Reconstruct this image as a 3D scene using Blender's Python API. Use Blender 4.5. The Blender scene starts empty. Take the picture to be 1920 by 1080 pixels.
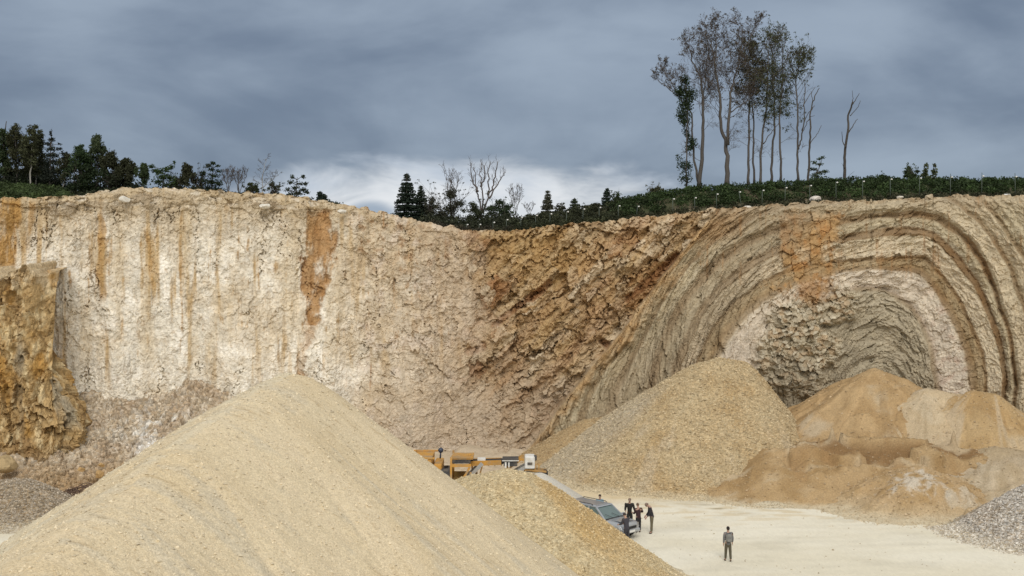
import bpy, math, random
import numpy as np
from mathutils import Vector, Matrix
R = math.radians
SC = bpy.context.scene
COL = SC.collection
random.seed(4)
# ------------------------------------------------------------------ camera
F, CX, HY, CH = 2000.0, 960.0, 520.0, 14.5      # focal in photo px, centre, horizon row, eye height
cam = bpy.data.cameras.new('camera'); cam.lens = 36*F/1920; cam.sensor_width = 36
cam.shift_y = -(540-HY)/1920; cam.clip_end = 5000
co = bpy.data.objects.new('camera', cam); COL.objects.link(co)
co.location = (0, 0, CH); co.rotation_euler = (R(90), 0, 0); SC.camera = co
# ------------------------------------------------------------------ light
SUN_EL, SUN_AZ = 42, 180     # azimuth clockwise from +Y (behind the camera, to the right)
sl = bpy.data.lights.new('sun', 'SUN'); sl.energy = 1.75; sl.angle = R(28); sl.color = (1, .95, .87)
so = bpy.data.objects.new('sun', sl); COL.objects.link(so)
sd = Vector((math.sin(R(SUN_AZ))*math.cos(R(SUN_EL)), math.cos(R(SUN_AZ))*math.cos(R(SUN_EL)), math.sin(R(SUN_EL))))
so.rotation_euler = sd.to_track_quat('Z', 'Y').to_euler()
so.location = sd*200
SC.view_settings.view_transform = 'Standard'; SC.view_settings.look = 'None'
SC.view_settings.exposure = 0.02; SC.view_settings.gamma = 1.0
W = bpy.data.worlds.new('World'); SC.world = W; W.use_nodes = True
nt = W.node_tree; N = nt.nodes; L = nt.links
for n in list(N): N.remove(n)

def mth(N, L, op, a, b=None, c=None, clamp=False):
    n = N.new('ShaderNodeMath'); n.operation = op; n.use_clamp = clamp
    for i, v in enumerate((a, b, c)):
        if v is None: continue
        if isinstance(v, (int, float)): n.inputs[i].default_value = v
        else: L.new(v, n.inputs[i])
    return n.outputs[0]
def mixc(N, L, fac, a, b, mode='MIX'):
    n = N.new('ShaderNodeMix'); n.data_type = 'RGBA'; n.blend_type = mode
    if isinstance(fac, (int, float)): n.inputs[0].default_value = fac
    else: L.new(fac, n.inputs[0])
    for i, v in ((6, a), (7, b)):
        if isinstance(v, tuple): n.inputs[i].default_value = (*v[:3], 1)
        else: L.new(v, n.inputs[i])
    return n.outputs[2]
def sstep(N, L, v, a, b):
    n = N.new('ShaderNodeMapRange'); n.interpolation_type = 'SMOOTHSTEP'
    n.inputs[1].default_value = a; n.inputs[2].default_value = b
    L.new(v, n.inputs[0]); return n.outputs[0]
def noise(N, L, vec, scale, detail=5, rough=.5, dist=0.0):
    n = N.new('ShaderNodeTexNoise'); n.inputs['Scale'].default_value = scale
    n.inputs['Detail'].default_value = detail; n.inputs['Roughness'].default_value = rough
    n.inputs['Distortion'].default_value = dist
    if vec is not None: L.new(vec, n.inputs['Vector'])
    return n.outputs[0]
sky = N.new('ShaderNodeTexSky'); sky.sky_type = 'NISHITA'; sky.sun_disc = False
sky.sun_elevation = R(SUN_EL); sky.sun_rotation = R(SUN_AZ)
tc = N.new('ShaderNodeTexCoord'); sep = N.new('ShaderNodeSeparateXYZ'); L.new(tc.outputs['Generated'], sep.inputs[0])
X, Y, Z = sep.outputs
# cloud layer: stretched along the horizon, large masses and soft streaks
cmb = N.new('ShaderNodeCombineXYZ')
L.new(mth(N, L, 'MULTIPLY', X, 1.0), cmb.inputs[0]); L.new(mth(N, L, 'MULTIPLY', Y, 1.0), cmb.inputs[1])
L.new(mth(N, L, 'MULTIPLY', Z, 2.5), cmb.inputs[2])
n1 = noise(N, L, cmb.outputs[0], 4.4, 5, .48, .5)
n2 = noise(N, L, cmb.outputs[0], 9.0, 6, .52, .2)
cl = mth(N, L, 'ADD', mth(N, L, 'MULTIPLY', n1, .72), mth(N, L, 'MULTIPLY', n2, .28))
cf = sstep(N, L, cl, .30, .74)
cloud = mixc(N, L, cf, (.150, .195, .272), (.325, .392, .482))
# the brighter gap in the cloud low over the horizon ahead
gx = mth(N, L, 'DIVIDE', mth(N, L, 'ADD', X, .045), .215); gz = mth(N, L, 'DIVIDE', mth(N, L, 'SUBTRACT', Z, .060), .052)
n3 = noise(N, L, cmb.outputs[0], 9.0, 5, .55, .4)
g = mth(N, L, 'ADD', mth(N, L, 'ADD', mth(N, L, 'POWER', gx, 2.0), mth(N, L, 'MULTIPLY', gz, mth(N, L, 'ABSOLUTE', gz))),
        mth(N, L, 'MULTIPLY', mth(N, L, 'SUBTRACT', n3, .5), 2.2))
g = mth(N, L, 'MULTIPLY', sstep(N, L, g, 1.25, .35), sstep(N, L, Y, .0, .3))
bright = mixc(N, L, sstep(N, L, n2, .35, .65), (.50, .56, .65), (.78, .80, .83))
cloud = mixc(N, L, g, cloud, bright)
# small grey-blue puff low in the gap
px_ = mth(N, L, 'DIVIDE', mth(N, L, 'ADD', X, .132), .026); pz_ = mth(N, L, 'DIVIDE', mth(N, L, 'SUBTRACT', Z, .058), .016)
pf = mth(N, L, 'ADD', mth(N, L, 'ADD', mth(N, L, 'MULTIPLY', px_, px_), mth(N, L, 'MULTIPLY', pz_, pz_)), mth(N, L, 'MULTIPLY', mth(N, L, 'SUBTRACT', n3, .5), 3.0))
cloud = mixc(N, L, mth(N, L, 'MULTIPLY', sstep(N, L, pf, 1.5, .2), sstep(N, L, Y, 0, .5)), cloud, (.33, .40, .50))
# thinner, brighter overcast overhead and behind the camera
thin = mth(N, L, 'MAXIMUM', sstep(N, L, Z, .32, .75), sstep(N, L, Y, .25, -.5))
cloud = mixc(N, L, thin, cloud, (.80, .79, .76))
skm = N.new('ShaderNodeMix'); skm.data_type = 'RGBA'; skm.inputs[0].default_value = 1; skm.blend_type = 'MULTIPLY'
L.new(sky.outputs[0], skm.inputs[6]); skm.inputs[7].default_value = (.10, .10, .10, 1)
fin = mixc(N, L, .93, skm.outputs[2], cloud)
bg = N.new('ShaderNodeBackground'); L.new(fin, bg.inputs[0]); bg.inputs[1].default_value = 1.0
wo = N.new('ShaderNodeOutputWorld'); L.new(bg.outputs[0], wo.inputs[0])
W.cycles.sampling_method = 'MANUAL'; W.cycles.sample_map_resolution = 512

# ------------------------------------------------------------------ numeric helpers
def hsh(i, j, seed):
    h = (i.astype(np.int64)*374761393 + j.astype(np.int64)*668265263 + seed*1442695041) & 0xffffffff
    h = ((h ^ (h >> 13))*1274126177) & 0xffffffff
    h = ((h ^ (h >> 16))*2246822519) & 0xffffffff
    return (h ^ (h >> 15)) & 0xffffffff
def h01(i, j, seed): return hsh(i, j, seed)/4294967296.0
def perlin(x, y, seed=0):
    xi = np.floor(x); yi = np.floor(y); fx = x-xi; fy = y-yi
    u = fx*fx*fx*(fx*(fx*6-15)+10); v = fy*fy*fy*(fy*(fy*6-15)+10)
    def g(a, b):
        t = h01(xi+a, yi+b, seed)*2*np.pi
        return np.cos(t)*(fx-a)+np.sin(t)*(fy-b)
    return ((g(0, 0)*(1-u)+g(1, 0)*u)*(1-v)+(g(0, 1)*(1-u)+g(1, 1)*u)*v)*1.5
def fbm(x, y, o=4, seed=0, r=.5):
    s = 0; a = 1; t = 0
    for k in range(o):
        s = s+a*perlin(x*2**k, y*2**k, seed+k*17); t += a; a *= r
    return s/t
def worley(x, y, seed=0, jit=.9):
    """returns: random value of the nearest cell, tilt plane height, border distance, second random"""
    xi = np.floor(x); yi = np.floor(y)
    d1 = np.full(x.shape, 9.); d2 = np.full(x.shape, 9.)
    rv = np.zeros(x.shape); r2 = np.zeros(x.shape); tl = np.zeros(x.shape)
    for a in (-1, 0, 1):
        for b in (-1, 0, 1):
            ci = xi+a; cj = yi+b
            dx = x-(ci+.5+(h01(ci, cj, seed)-.5)*jit); dy = y-(cj+.5+(h01(ci, cj, seed+7)-.5)*jit)
            d = np.sqrt(dx*dx+dy*dy); m = d < d1
            d2 = np.where(m, d1, np.minimum(d2, d)); d1 = np.where(m, d, d1)
            rr = h01(ci, cj, seed+13); ta = h01(ci, cj, seed+19)*2*np.pi
            rv = np.where(m, rr, rv); r2 = np.where(m, h01(ci, cj, seed+29), r2)
            tl = np.where(m, np.cos(ta)*dx+np.sin(ta)*dy, tl)
    return rv, tl, d2-d1, r2
def ss(a, b, x):
    t = np.clip((x-a)/(b-a), 0, 1); return t*t*(3-2*t)
def lerp(a, b, t):
    a = np.asarray(a, float); b = np.asarray(b, float)
    return a+(b-a)*t[..., None]
def P(px, py, D): return Vector(((px-CX)*D/F, D, CH-(py-HY)*D/F))

# ------------------------------------------------------------------ object helpers
def tag(o, label=None, cat=None, group=None, kind=None):
    if label: o['label'] = label
    if cat: o['category'] = cat
    if group: o['group'] = group
    if kind: o['kind'] = kind
    return o
def empty(name, loc, rz=0.0, label=None, cat=None, group=None):
    o = bpy.data.objects.new(name, None); COL.objects.link(o)
    o.location = loc; o.rotation_euler = (0, 0, rz); o.empty_display_size = .3
    return tag(o, label, cat, group)
def link(name, me, mat, parent=None):
    o = bpy.data.objects.new(name, me); COL.objects.link(o)
    if mat is not None and not me.materials: me.materials.append(mat)
    if parent is not None: o.parent = parent
    return o
def raw_mesh(name, V, Fq, col=None, smooth=False):
    """V (n,3), Fq (m,k) constant k; col per vertex (n,3)"""
    me = bpy.data.meshes.new(name); V = np.ascontiguousarray(V, np.float32); Fq = np.ascontiguousarray(Fq, np.int32)
    k = Fq.shape[1]
    me.vertices.add(len(V)); me.vertices.foreach_set('co', V.ravel())
    me.loops.add(Fq.size); me.loops.foreach_set('vertex_index', Fq.ravel())
    me.polygons.add(len(Fq)); me.polygons.foreach_set('loop_start', np.arange(0, Fq.size, k, dtype=np.int32))
    me.polygons.foreach_set('use_smooth', np.full(len(Fq), smooth, bool))
    if col is not None:
        a = me.color_attributes.new('Col', 'FLOAT_COLOR', 'POINT')
        c = np.ones((len(V), 4), np.float32); c[:, :3] = np.clip(col, 0, 1); a.data.foreach_set('color', c.ravel())
    me.update(); me.validate(); return me
def grid_mesh(name, X, Y, Z, col=None, smooth=False, keep=None):
    n, m = X.shape
    idx = np.arange(n*m).reshape(n, m)
    q = np.stack([idx[:-1, :-1], idx[1:, :-1], idx[1:, 1:], idx[:-1, 1:]], -1).reshape(-1, 4)
    V = np.stack([X, Y, Z], -1).reshape(-1, 3); c = None if col is None else col.reshape(-1, 3)
    if keep is not None:
        kf = keep.ravel()[q].any(1); q = q[kf]
        u, inv = np.unique(q, return_inverse=True); q = inv.reshape(-1, 4); V = V[u]; c = None if c is None else c[u]
    return raw_mesh(name, V, q, c, smooth)

class MB:
    def __init__(s): s.v = []; s.f = []; s.smooth = []
    def add(s, vs, fs, sm=False):
        o = len(s.v); s.v += [tuple(v) for v in vs]; s.f += [tuple(i+o for i in f) for f in fs]; s.smooth += [sm]*len(fs); return s
    def box(s, c, d, m=None, bev=0.0):
        x, y, z = d[0]/2, d[1]/2, d[2]/2
        if bev <= 0:
            vs = [Vector((a*x, b*y, e*z)) for a in (-1, 1) for b in (-1, 1) for e in (-1, 1)]
            fs = [(0, 1, 3, 2), (4, 6, 7, 5), (0, 4, 5, 1), (2, 3, 7, 6), (0, 2, 6, 4), (1, 5, 7, 3)]
        else:      # chamfered along Z edges and top/bottom
            b = min(bev, x*.9, y*.9, z*.9)
            def ring(ix, iy, zz): return [Vector((sx*(x-ix), sy*(y-iy), zz)) for sx, sy in ()]
            def oct_(r, zz):
                X_, Y_ = x-r, y-r
                return [Vector(p+(zz,)) for p in ((X_-b, -Y_), (X_, -Y_+b), (X_, Y_-b), (X_-b, Y_), (-X_+b, Y_), (-X_, Y_-b), (-X_, -Y_+b), (-X_+b, -Y_))]
            rs = [oct_(b, -z), oct_(0, -z+b), oct_(0, z-b), oct_(b, z)]
            vs = sum(rs, []); fs = [tuple(range(7, -1, -1)), tuple(range(24, 32))]
            for k in range(3):
                for i in range(8): fs.append((k*8+i, k*8+(i+1) % 8, k*8+8+(i+1) % 8, k*8+8+i))
        M = m if m is not None else Matrix.Identity(3)
        return s.add([M@v+Vector(c) for v in vs], fs)
    def bar(s, a, b, w, h=None, bev=0.0):
        a = Vector(a); b = Vector(b); d = (b-a); L_ = d.length; d.normalize()
        up = Vector((0, 0, 1)) if abs(d.z) < .95 else Vector((0, 1, 0))
        sx = d.cross(up).normalized(); uz = sx.cross(d)
        M = Matrix((d, -sx, uz)).transposed()
        return s.box((a+b)/2, (L_, w, h or w), M, bev)
    def tube(s, pts, rad, n=6, cap=True, sm=True):
        pts = [Vector(p) for p in pts]
        if isinstance(rad, (int, float)): rad = [rad]*len(pts)
        vs = []; t0 = None
        for i, p in enumerate(pts):
            d = (pts[min(i+1, len(pts)-1)]-pts[max(i-1, 0)]).normalized()
            if t0 is None:
                t0 = d.orthogonal().normalized()
            t0 = (t0-d*t0.dot(d)).normalized(); b = d.cross(t0)
            for k in range(n):
                a = 2*math.pi*k/n; vs.append(p+(t0*math.cos(a)+b*math.sin(a))*rad[i])
        fs = []
        for i in range(len(pts)-1):
            for k in range(n):
                fs.append((i*n+k, i*n+(k+1) % n, (i+1)*n+(k+1) % n, (i+1)*n+k))
        if cap: fs += [tuple(range(n-1, -1, -1)), tuple(range((len(pts)-1)*n, len(pts)*n))]
        return s.add(vs, fs, sm)
    def cyl(s, a, b, r, n=16): return s.tube([a, b], r, n, True, False)
    def loft(s, rings, cap=True, sm=False, closed=True):
        n = len(rings[0]); vs = sum([list(r) for r in rings], []); fs = []
        for i in range(len(rings)-1):
            for k in range(n if closed else n-1):
                fs.append((i*n+k, i*n+(k+1) % n, (i+1)*n+(k+1) % n, (i+1)*n+k))
        if cap: fs += [tuple(range(n-1, -1, -1)), tuple(range((len(rings)-1)*n, len(rings)*n))]
        return s.add(vs, fs, sm)
    def mesh(s, name):
        me = bpy.data.meshes.new(name); me.from_pydata(s.v, [], s.f); me.update()
        me.polygons.foreach_set('use_smooth', s.smooth); me.validate(); return me
    def build(s, name, mat, parent=None): return link(name, s.mesh(name), mat, parent)
    def build_each(s, name, mat, parent=None):      # one object per connected piece
        p = list(range(len(s.v)))
        def fd(a):
            while p[a] != a: p[a] = p[p[a]]; a = p[a]
            return a
        for f in s.f:
            for b in f[1:]: p[fd(b)] = fd(f[0])
        cl = {}
        for f, sm in zip(s.f, s.smooth): cl.setdefault(fd(f[0]), []).append((f, sm))
        for fs in cl.values():
            g = MB(); ix = {}
            for f, sm in fs:
                for i in f:
                    if i not in ix: ix[i] = len(g.v); g.v.append(s.v[i])
                g.f.append(tuple(ix[i] for i in f)); g.smooth.append(sm)
            g.build(name, mat, parent)

# ------------------------------------------------------------------ materials
def newmat(name):
    m = bpy.data.materials.new(name); m.use_nodes = True; t = m.node_tree
    b = t.nodes['Principled BSDF']; return m, t.nodes, t.links, b
def plain(name, c, rough=.6, metal=0.0, var=.25, scale=6.0, coat=0.0, dirt=None):
    m, N, L, b = newmat(name)
    tc = N.new('ShaderNodeTexCoord'); n = noise(N, L, tc.outputs['Object'], scale, 5, .6)
    d = tuple(x*(1-var) for x in c); e = tuple(min(1, x*(1+var)) for x in c)
    col = mixc(N, L, n, d, e)
    if dirt:
        n2_ = noise(N, L, tc.outputs['Object'], scale*.4, 6, .65)
        col = mixc(N, L, mth(N, L, 'MULTIPLY', sstep(N, L, n2_, .45, .65), dirt[1]), col, dirt[0])
    L.new(col, b.inputs['Base Color'])
    b.inputs['Roughness'].default_value = rough; b.inputs['Metallic'].default_value = metal; b.inputs['Coat Weight'].default_value = coat
    return m
def terrain(name, grain, gvar, bscale, bump, nscale=1.2, nvar=.12, stretch=(1, 1, 1), cellvar=.0, dark=.0):
    """vertex colour of the ground or rock times grain-sized variation; grain = voronoi scale"""
    m, N, L, b = newmat(name)
    at = N.new('ShaderNodeAttribute'); at.attribute_name = 'Col'
    tc = N.new('ShaderNodeTexCoord'); mp = N.new('ShaderNodeMapping'); mp.inputs['Scale'].default_value = stretch
    L.new(tc.outputs['Object'], mp.inputs[0]); v = mp.outputs[0]
    vo = N.new('ShaderNodeTexVoronoi'); vo.inputs['Scale'].default_value = grain; L.new(v, vo.inputs['Vector'])
    sc = N.new('ShaderNodeSeparateColor'); L.new(vo.outputs['Color'], sc.inputs[0])
    nn = noise(N, L, v, nscale, 6, .62); nf = noise(N, L, v, bscale, 4, .65)
    # brightness factor
    f = mth(N, L, 'ADD', 1-gvar/2-nvar/2-.15*gvar, mth(N, L, 'ADD', mth(N, L, 'MULTIPLY', sc.outputs[0], gvar), mth(N, L, 'MULTIPLY', nn, nvar)))
    f = mth(N, L, 'ADD', f, mth(N, L, 'MULTIPLY', mth(N, L, 'SUBTRACT', nf, .35), gvar))
    vm = N.new('ShaderNodeVectorMath'); vm.operation = 'SCALE'; L.new(at.outputs['Color'], vm.inputs[0]); L.new(f, vm.inputs['Scale'])
    col = vm.outputs[0]
    if cellvar > 0:      # individual stones: some rusty, some grey, some almost white
        r_ = N.new('ShaderNodeValToRGB'); e = r_.color_ramp.elements
        e[0].position = 0; e[0].color = (.60, .50, .40, 1); e[1].position = 1; e[1].color = (1.45, 1.45, 1.5, 1)
        x = e.new(.35); x.color = (.95, .80, .60, 1); x = e.new(.7); x.color = (1.0, 1.0, 1.0, 1)
        L.new(sc.outputs[1], r_.inputs[0])
        col = mixc(N, L, cellvar, col, mixc(N, L, 1.0, col, r_.outputs[0], 'MULTIPLY'))
    L.new(col, b.inputs['Base Color']); b.inputs['Roughness'].default_value = .95; b.inputs['Specular IOR Level'].default_value = .15
    h = mth(N, L, 'ADD', mth(N, L, 'MULTIPLY', vo.outputs['Distance'], -1.0), mth(N, L, 'MULTIPLY', nf, 1.2))
    bp = N.new('ShaderNodeBump'); bp.inputs['Strength'].default_value = bump; bp.inputs['Distance'].default_value = .6/grain
    L.new(h, bp.inputs['Height']); L.new(bp.outputs[0], b.inputs['Normal'])
    return m
def leafmat(name, trans=.25):
    m, N, L, b = newmat(name)
    at = N.new('ShaderNodeAttribute'); at.attribute_name = 'Col'
    L.new(at.outputs['Color'], b.inputs['Base Color']); b.inputs['Roughness'].default_value = .7
    b.inputs['Specular IOR Level'].default_value = .25
    tr = N.new('ShaderNodeBsdfTranslucent'); L.new(at.outputs['Color'], tr.inputs[0])
    mx = N.new('ShaderNodeMixShader'); mx.inputs[0].default_value = trans
    L.new(b.outputs[0], mx.inputs[1]); L.new(tr.outputs[0], mx.inputs[2])
    L.new(mx.outputs[0], N['Material Output'].inputs[0]); return m
M = {}
M['rock'] = terrain('cliff_rock', 5.0, .26, 9.0, .24, .9, .16)
M['spur'] = terrain('spur_rock', 5.5, .45, 9.0, .6, 1.1, .30, (1, 1, .6))
M['rubble'] = terrain('rubble_rock', 5.0, .60, 9.0, .9, 1.0, .2, cellvar=.5)
M['floor'] = terrain('quarry_floor', 8.0, .06, 14.0, .20, .35, .10, (1, .35, 1))
M['sandpile'] = terrain('crushed_gravel', 30.0, .30, 40.0, .40, .5, .10, cellvar=.15)
M['coarse'] = terrain('coarse_gravel', 12.0, .34, 24.0, .8, .6, .12, cellvar=.35)
M['bright'] = terrain('washed_gravel', 9.0, .70, 20.0, 1.0, .6, .1, cellvar=.7)
M['stone'] = terrain('loose_stone', 4.0, .1, 9.0, .1, 1.0, .1)
M['sand'] = terrain('quarry_sand', 16.0, .26, 18.0, .7, .9, .24, cellvar=.12)
M['soil'] = terrain('soil', 6.0, .3, 9.0, .6, .5, .3)
M['leaf'] = leafmat('foliage'); M['needle'] = leafmat('needles', .1)
M['bark'] = plain('bark', (.082, .073, .066), .9, var=.35, scale=3)
M['palebark'] = plain('pale_bark', (.30, .29, .26), .9, var=.35, scale=2)
M['darkbark'] = plain('dark_bark', (.06, .052, .045), .9, var=.35, scale=2)
M['twig'] = plain('twigs', (.095, .078, .070), .9, var=.3, scale=1)

# ------------------------------------------------------------------ the cliff
def prof(pts):
    a = np.array(pts, float); return lambda x: np.interp(x, a[:, 0], a[:, 1])
def sprof(pts):      # smoothed profile
    f = prof(pts)
    def g(x):
        x = np.asarray(x, float); return sum(f(x+d) for d in (-36, -24, -12, 0, 12, 24, 36))/7
    return g
BAT = .12
D0f = sprof([(-700, 52), (-300, 67), (0, 78), (200, 81), (550, 83.5), (800, 85.6), (895, 87.4), (960, 86.0), (1100, 85.8), (1355, 85.6), (1560, 84.5),
             (1750, 82.5), (1920, 79.5), (2220, 70), (2500, 60)])
PYT = prof([(-700, 372), (0, 371), (60, 370), (100, 368), (150, 365), (200, 356), (235, 351), (330, 353), (430, 359), (520, 364), (570, 370), (600, 375), (640, 380), (700, 393), (760, 408),
            (820, 422), (880, 433), (930, 433), (980, 429), (1080, 418), (1200, 408), (1300, 396), (1400, 388), (1500, 379), (1620, 376),
            (1700, 370), (1800, 366), (1920, 366), (2500, 372)])
def ztop(px):
    a = (HY-PYT(px))/F; D0 = D0f(px); return (CH+a*D0)/(1-a*BAT)
def dtop(px): return D0f(px)+BAT*ztop(px)

# fold: stratigraphic level as a function of the place on the face
TH = np.radians([0, 20, 40, 60, 75, 90, 105, 120, 135, 150, 165, 180, 200])
LV = np.array([[0]*13,
 [45, 46, 50, 62, 80, 92, 96, 100, 100, 102, 104, 106, 108],
 [95, 98, 112, 145, 185, 214, 222, 221, 220, 228, 236, 245, 250],
 [178, 190, 206, 240, 275, 267, 272, 290, 316, 341, 355, 365, 375],
 [222, 234, 257, 296, 332, 325, 320, 345, 366, 383, 390, 398, 405],
 [246, 259, 284, 342, 372, 360, 359, 390, 415, 430, 440, 448, 460],
 [345, 360, 395, 440, 470, 460, 455, 470, 488, 500, 520, 610, 700],
 [620, 640, 680, 740, 770, 760, 755, 770, 788, 800, 820, 910, 1000]], float)
LN = np.array([0, 95, 214, 270, 328, 362, 462, 760], float)     # nominal radius of the levels
def fold(px, py):
    dx = px-1660; dy = 760-py
    th = np.mod(np.arctan2(dy, dx)+np.pi/2, 2*np.pi)-np.pi/2; th = np.clip(th, 0, np.radians(200)); r = np.hypot(dx, dy)
    lv = np.array([np.interp(th, TH, LV[k]) for k in range(8)])
    out = np.full(r.shape, 760.)
    for k in range(7):
        m = (r >= lv[k]) & (r < lv[k+1]); t = (r-lv[k])/np.maximum(lv[k+1]-lv[k], 1e-3)
        out = np.where(m, LN[k]+t*(LN[k+1]-LN[k]), out)
    return out, th

def build_cliff():
    pxs = np.concatenate([np.linspace(-700, -60, 120, endpoint=False), np.arange(-60, 1990, 1.55), np.linspace(1990, 2500, 110)])
    nv = 330
    NB = 16; v = np.linspace(0, 1, nv); v = np.concatenate([v, np.ones(NB)]); bk = np.concatenate([np.zeros(nv), np.linspace(.12, 3.0, NB)]); nv += NB
    PX = np.repeat(pxs[:, None], nv, 1); zt = ztop(pxs)
    zt = zt+.10*fbm(pxs*.05, pxs*0, 4, 5)*3+.22*(worley(pxs*.055, pxs*0, 9)[0]-.5)*(1-.5*ss(640, 560, pxs))
    ZZ = -.6+(zt[:, None]+.6)*v[None, :]
    D = D0f(pxs)[:, None]+BAT*ZZ+bk[None, :]*0
    PY = HY+(CH-ZZ)*F/D
    S = PX*.0425; H = ZZ        # metres along the face and up
    top = (ZZ-zt[:, None])      # 0 at the edge, negative below
    w1 = fbm(S*.25, H*.25, 4, 3); w2 = fbm(S*.25, H*.25, 4, 33)
    wx = PX+w1*38; wy = PY+w2*38
    Fd, TH_ = fold(PX+w1*5+fbm(S*.9, H*.9, 2, 61)*2.5, PY+w2*7+fbm(S*.9, H*.9, 2, 62)*2.5)
    # region weights
    q1c = fbm(S*.9, H*.6, 4, 341)
    fl = (PX-1340)+(PY-400)*.80                    # fault line x = 1340-(y-400)*.8
    fl = fl+w1*8
    Rw = ss(-4, 4, fl)                              # fold side
    Lw = ss(55, -55, q1c*40+PX-895-np.interp(PY, [430, 600, 700, 860], [-8, 18, -30, 60])+w1*40)
    Lw = np.where(PX < 640, 1, Lw); Mw = np.clip(1-Rw-Lw, 0, 1)
    q1 = fbm(S*1.1, H*1.1, 3, 91)*.9+fbm(S*3.3, H*3.3, 2, 93)*.25; q2 = fbm(S*1.1, H*1.1, 3, 92)*.9+fbm(S*3.3, H*3.3, 2, 94)*.25
    # ---- displacement, left face (vertical joints, plates, ledges at the top)
    ra, ta, ea, sa = worley(S*.55+w1*.5+q1*.5, H*.34+w2*.5+q2*.4, 11)
    rb, tb, eb, sb = worley(S*1.6+w1+q1*.8, H*1.1+w2+q2*.8, 12)
    rc, tcx, ec, sc = worley(S*3.6+q1, H*2.9+q2, 14)
    flute = fbm(S*.50, H*.07, 4, 21); fl2 = fbm(S*1.7, H*.20, 3, 22)
    big = fbm(S*.12, H*.10, 3, 23); nz1 = fbm(S*.4, H*.25, 3, 98)
    rg1 = 1-2*np.abs(fbm(S*.8+q1*.3, H*.35, 4, 95)); rg2 = 1-2*np.abs(fbm(S*1.5, H*1.9, 3, 96))
    dL = .75*big+.55*flute+.28*fl2+.12*(ra-.5)+.15*ta+.08*(rb-.5)+.11*tb+.07*(rc-.5)+.06*tcx+.20*rg1+.06*rg2-.16*np.exp(-(fbm(S*.75+q1*.4, H*.10, 3, 97)/.012)**2)*ss(-.1, .2, nz1)
    sm = .35+.65*ss(-.25, .3, fbm(S*.22, H*.16, 3, 310)); dL = .75*big+.5*flute+(dL-.75*big-.5*flute)*(.35+.50*sm)
    ck = fbm(S*.28+q1*.25, H*.05, 3, 311); dL = dL-.30*np.exp(-(ck/.010)**2)*ss(-.1, .25, nz1)
    tp = np.exp(-(top/1.9)**2)*(1-.7*ss(560, 640, PX))
    rt, tt, et, st = worley(S*.55, H*1.7+.3*flute, 15)
    rt2, tt2, et2, st2 = worley(S*1.5, H*3.2, 16)
    dL = dL+tp*(.55*(rt-.5)+.25*(rt2-.5))
    low = ss(5.5, 8.5, H)
    # right part of the left face is rougher
    rough = ss(620, 700, PX)
    rd, td, ed, sd_ = worley(S*1.15+w1*1.2+H*.2+q1*.7, H*.9+w2*1.2+q2*.7, 18)
    dL = dL+rough*sm*(.20*(rd-.5)+.24*td+.10*fbm(S*1.2, H*1.2, 4, 99)*2-.05*np.exp(-(ed/.05)**2))
    # ---- middle face: blocks along planes dipping 45 degrees to the lower left
    c, s_ = math.cos(R(47)), math.sin(R(47))
    U = S*c+H*s_; Vv = -S*s_+H*c                    # U along the planes (up right), V across
    rm, tm, em, sm_ = worley(U*.34+w1*.6+q1*.3, Vv*.55+w2*.6+q2*.4, 24)
    rn, tn, en, sn = worley(U*.95+w1*1.0+q1*.6, Vv*1.5+w2+q2*.7, 25)
    ro, to, eo, so_ = worley(U*2.4+q1, Vv*3.3+q2, 26)
    dM = .60*(rm-.5)+.50*tm+.38*(rn-.5)+.40*tn+.22*(ro-.5)+.22*to-.05*np.exp(-(en/.05)**2)+.9*fbm(U*.12, Vv*.3, 3, 28)+.35*(1-2*np.abs(fbm(U*.3, Vv*1.1, 4, 29)))
    lowM = ss(8.0, 3.5, H)
    dM = dM*(1-.45*lowM)
    # ---- fold: beds
    k = Fd
    bp = np.array([0, 25, 31, 52, 58, 78, 84, 92, 97, 120, 126, 150, 160, 205, 213, 219, 250, 258, 264, 272, 278, 318, 324, 331, 345, 351, 357, 363, 369, 395, 401, 425, 432, 452, 458, 470, 500, 508, 560, 568, 640, 648, 760])
    bh = np.array([.1, .15, -.2, .1, -.15, .12, -.2, -.1, .2, .22, -.2, .05, .15, .25, .15, -.25, .55, .45, -.35, -.12, -.4, .55, .42, -.55, .12, .0, -.45, .05, .42, .35, -.28, .30, -.25, .3, .1, .2, .25, -.2, .3, -.2, .3, -.2, .2])
    bed = np.interp(k, bp, bh)
    arc = TH_*np.maximum(k, 60)*.0425; ks = k*.0425
    rf, tf, ef, sf = worley(arc*.55+w1*.5+q1*.3, ks*.9+q2*.25, 31)
    rg, tg, eg, sg = worley(arc*1.35+q1*.5, ks*1.9+q2*.4, 32)
    rh, th_, eh, sh = worley(arc*3.4, ks*4.0, 34)
    rightlimb = ss(1700, 1790, PX)
    lam = perlin(k*.13, k*0+.5, 304)+.6*perlin(k*.31, k*0+.5, 305)
    dR = (.62*bed*ss(40, 110, k)+.08*lam*(1-.6*rightlimb)*ss(60, 160, k))*(.85+.2*rightlimb)*(.75+.5*ss(-.3, .3, fbm(S*.25, H*.25, 3, 306)))+(.26*(rf-.5)+.20*tf+.20*(rg-.5)+.18*tg)*(.85-.35*rightlimb)+.09*(rh-.5)+.5*fbm(S*.13, H*.13, 3, 37)
    dR = dR-.08*np.exp(-(ef/.035)**2)*ss(.5, .8, rf)+.06*(1-2*np.abs(fbm(arc*.5, ks*1.6, 3, 39)))
    # crumbly outcrop left of the core
    oc = ss(1, .72, np.hypot((wx+q1*14-1492)/86, (wy-655)/105)); oc = np.maximum(oc, ss(1, .7, np.hypot((wx-1555)/62, (wy+q2*10-572)/38)))
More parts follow.
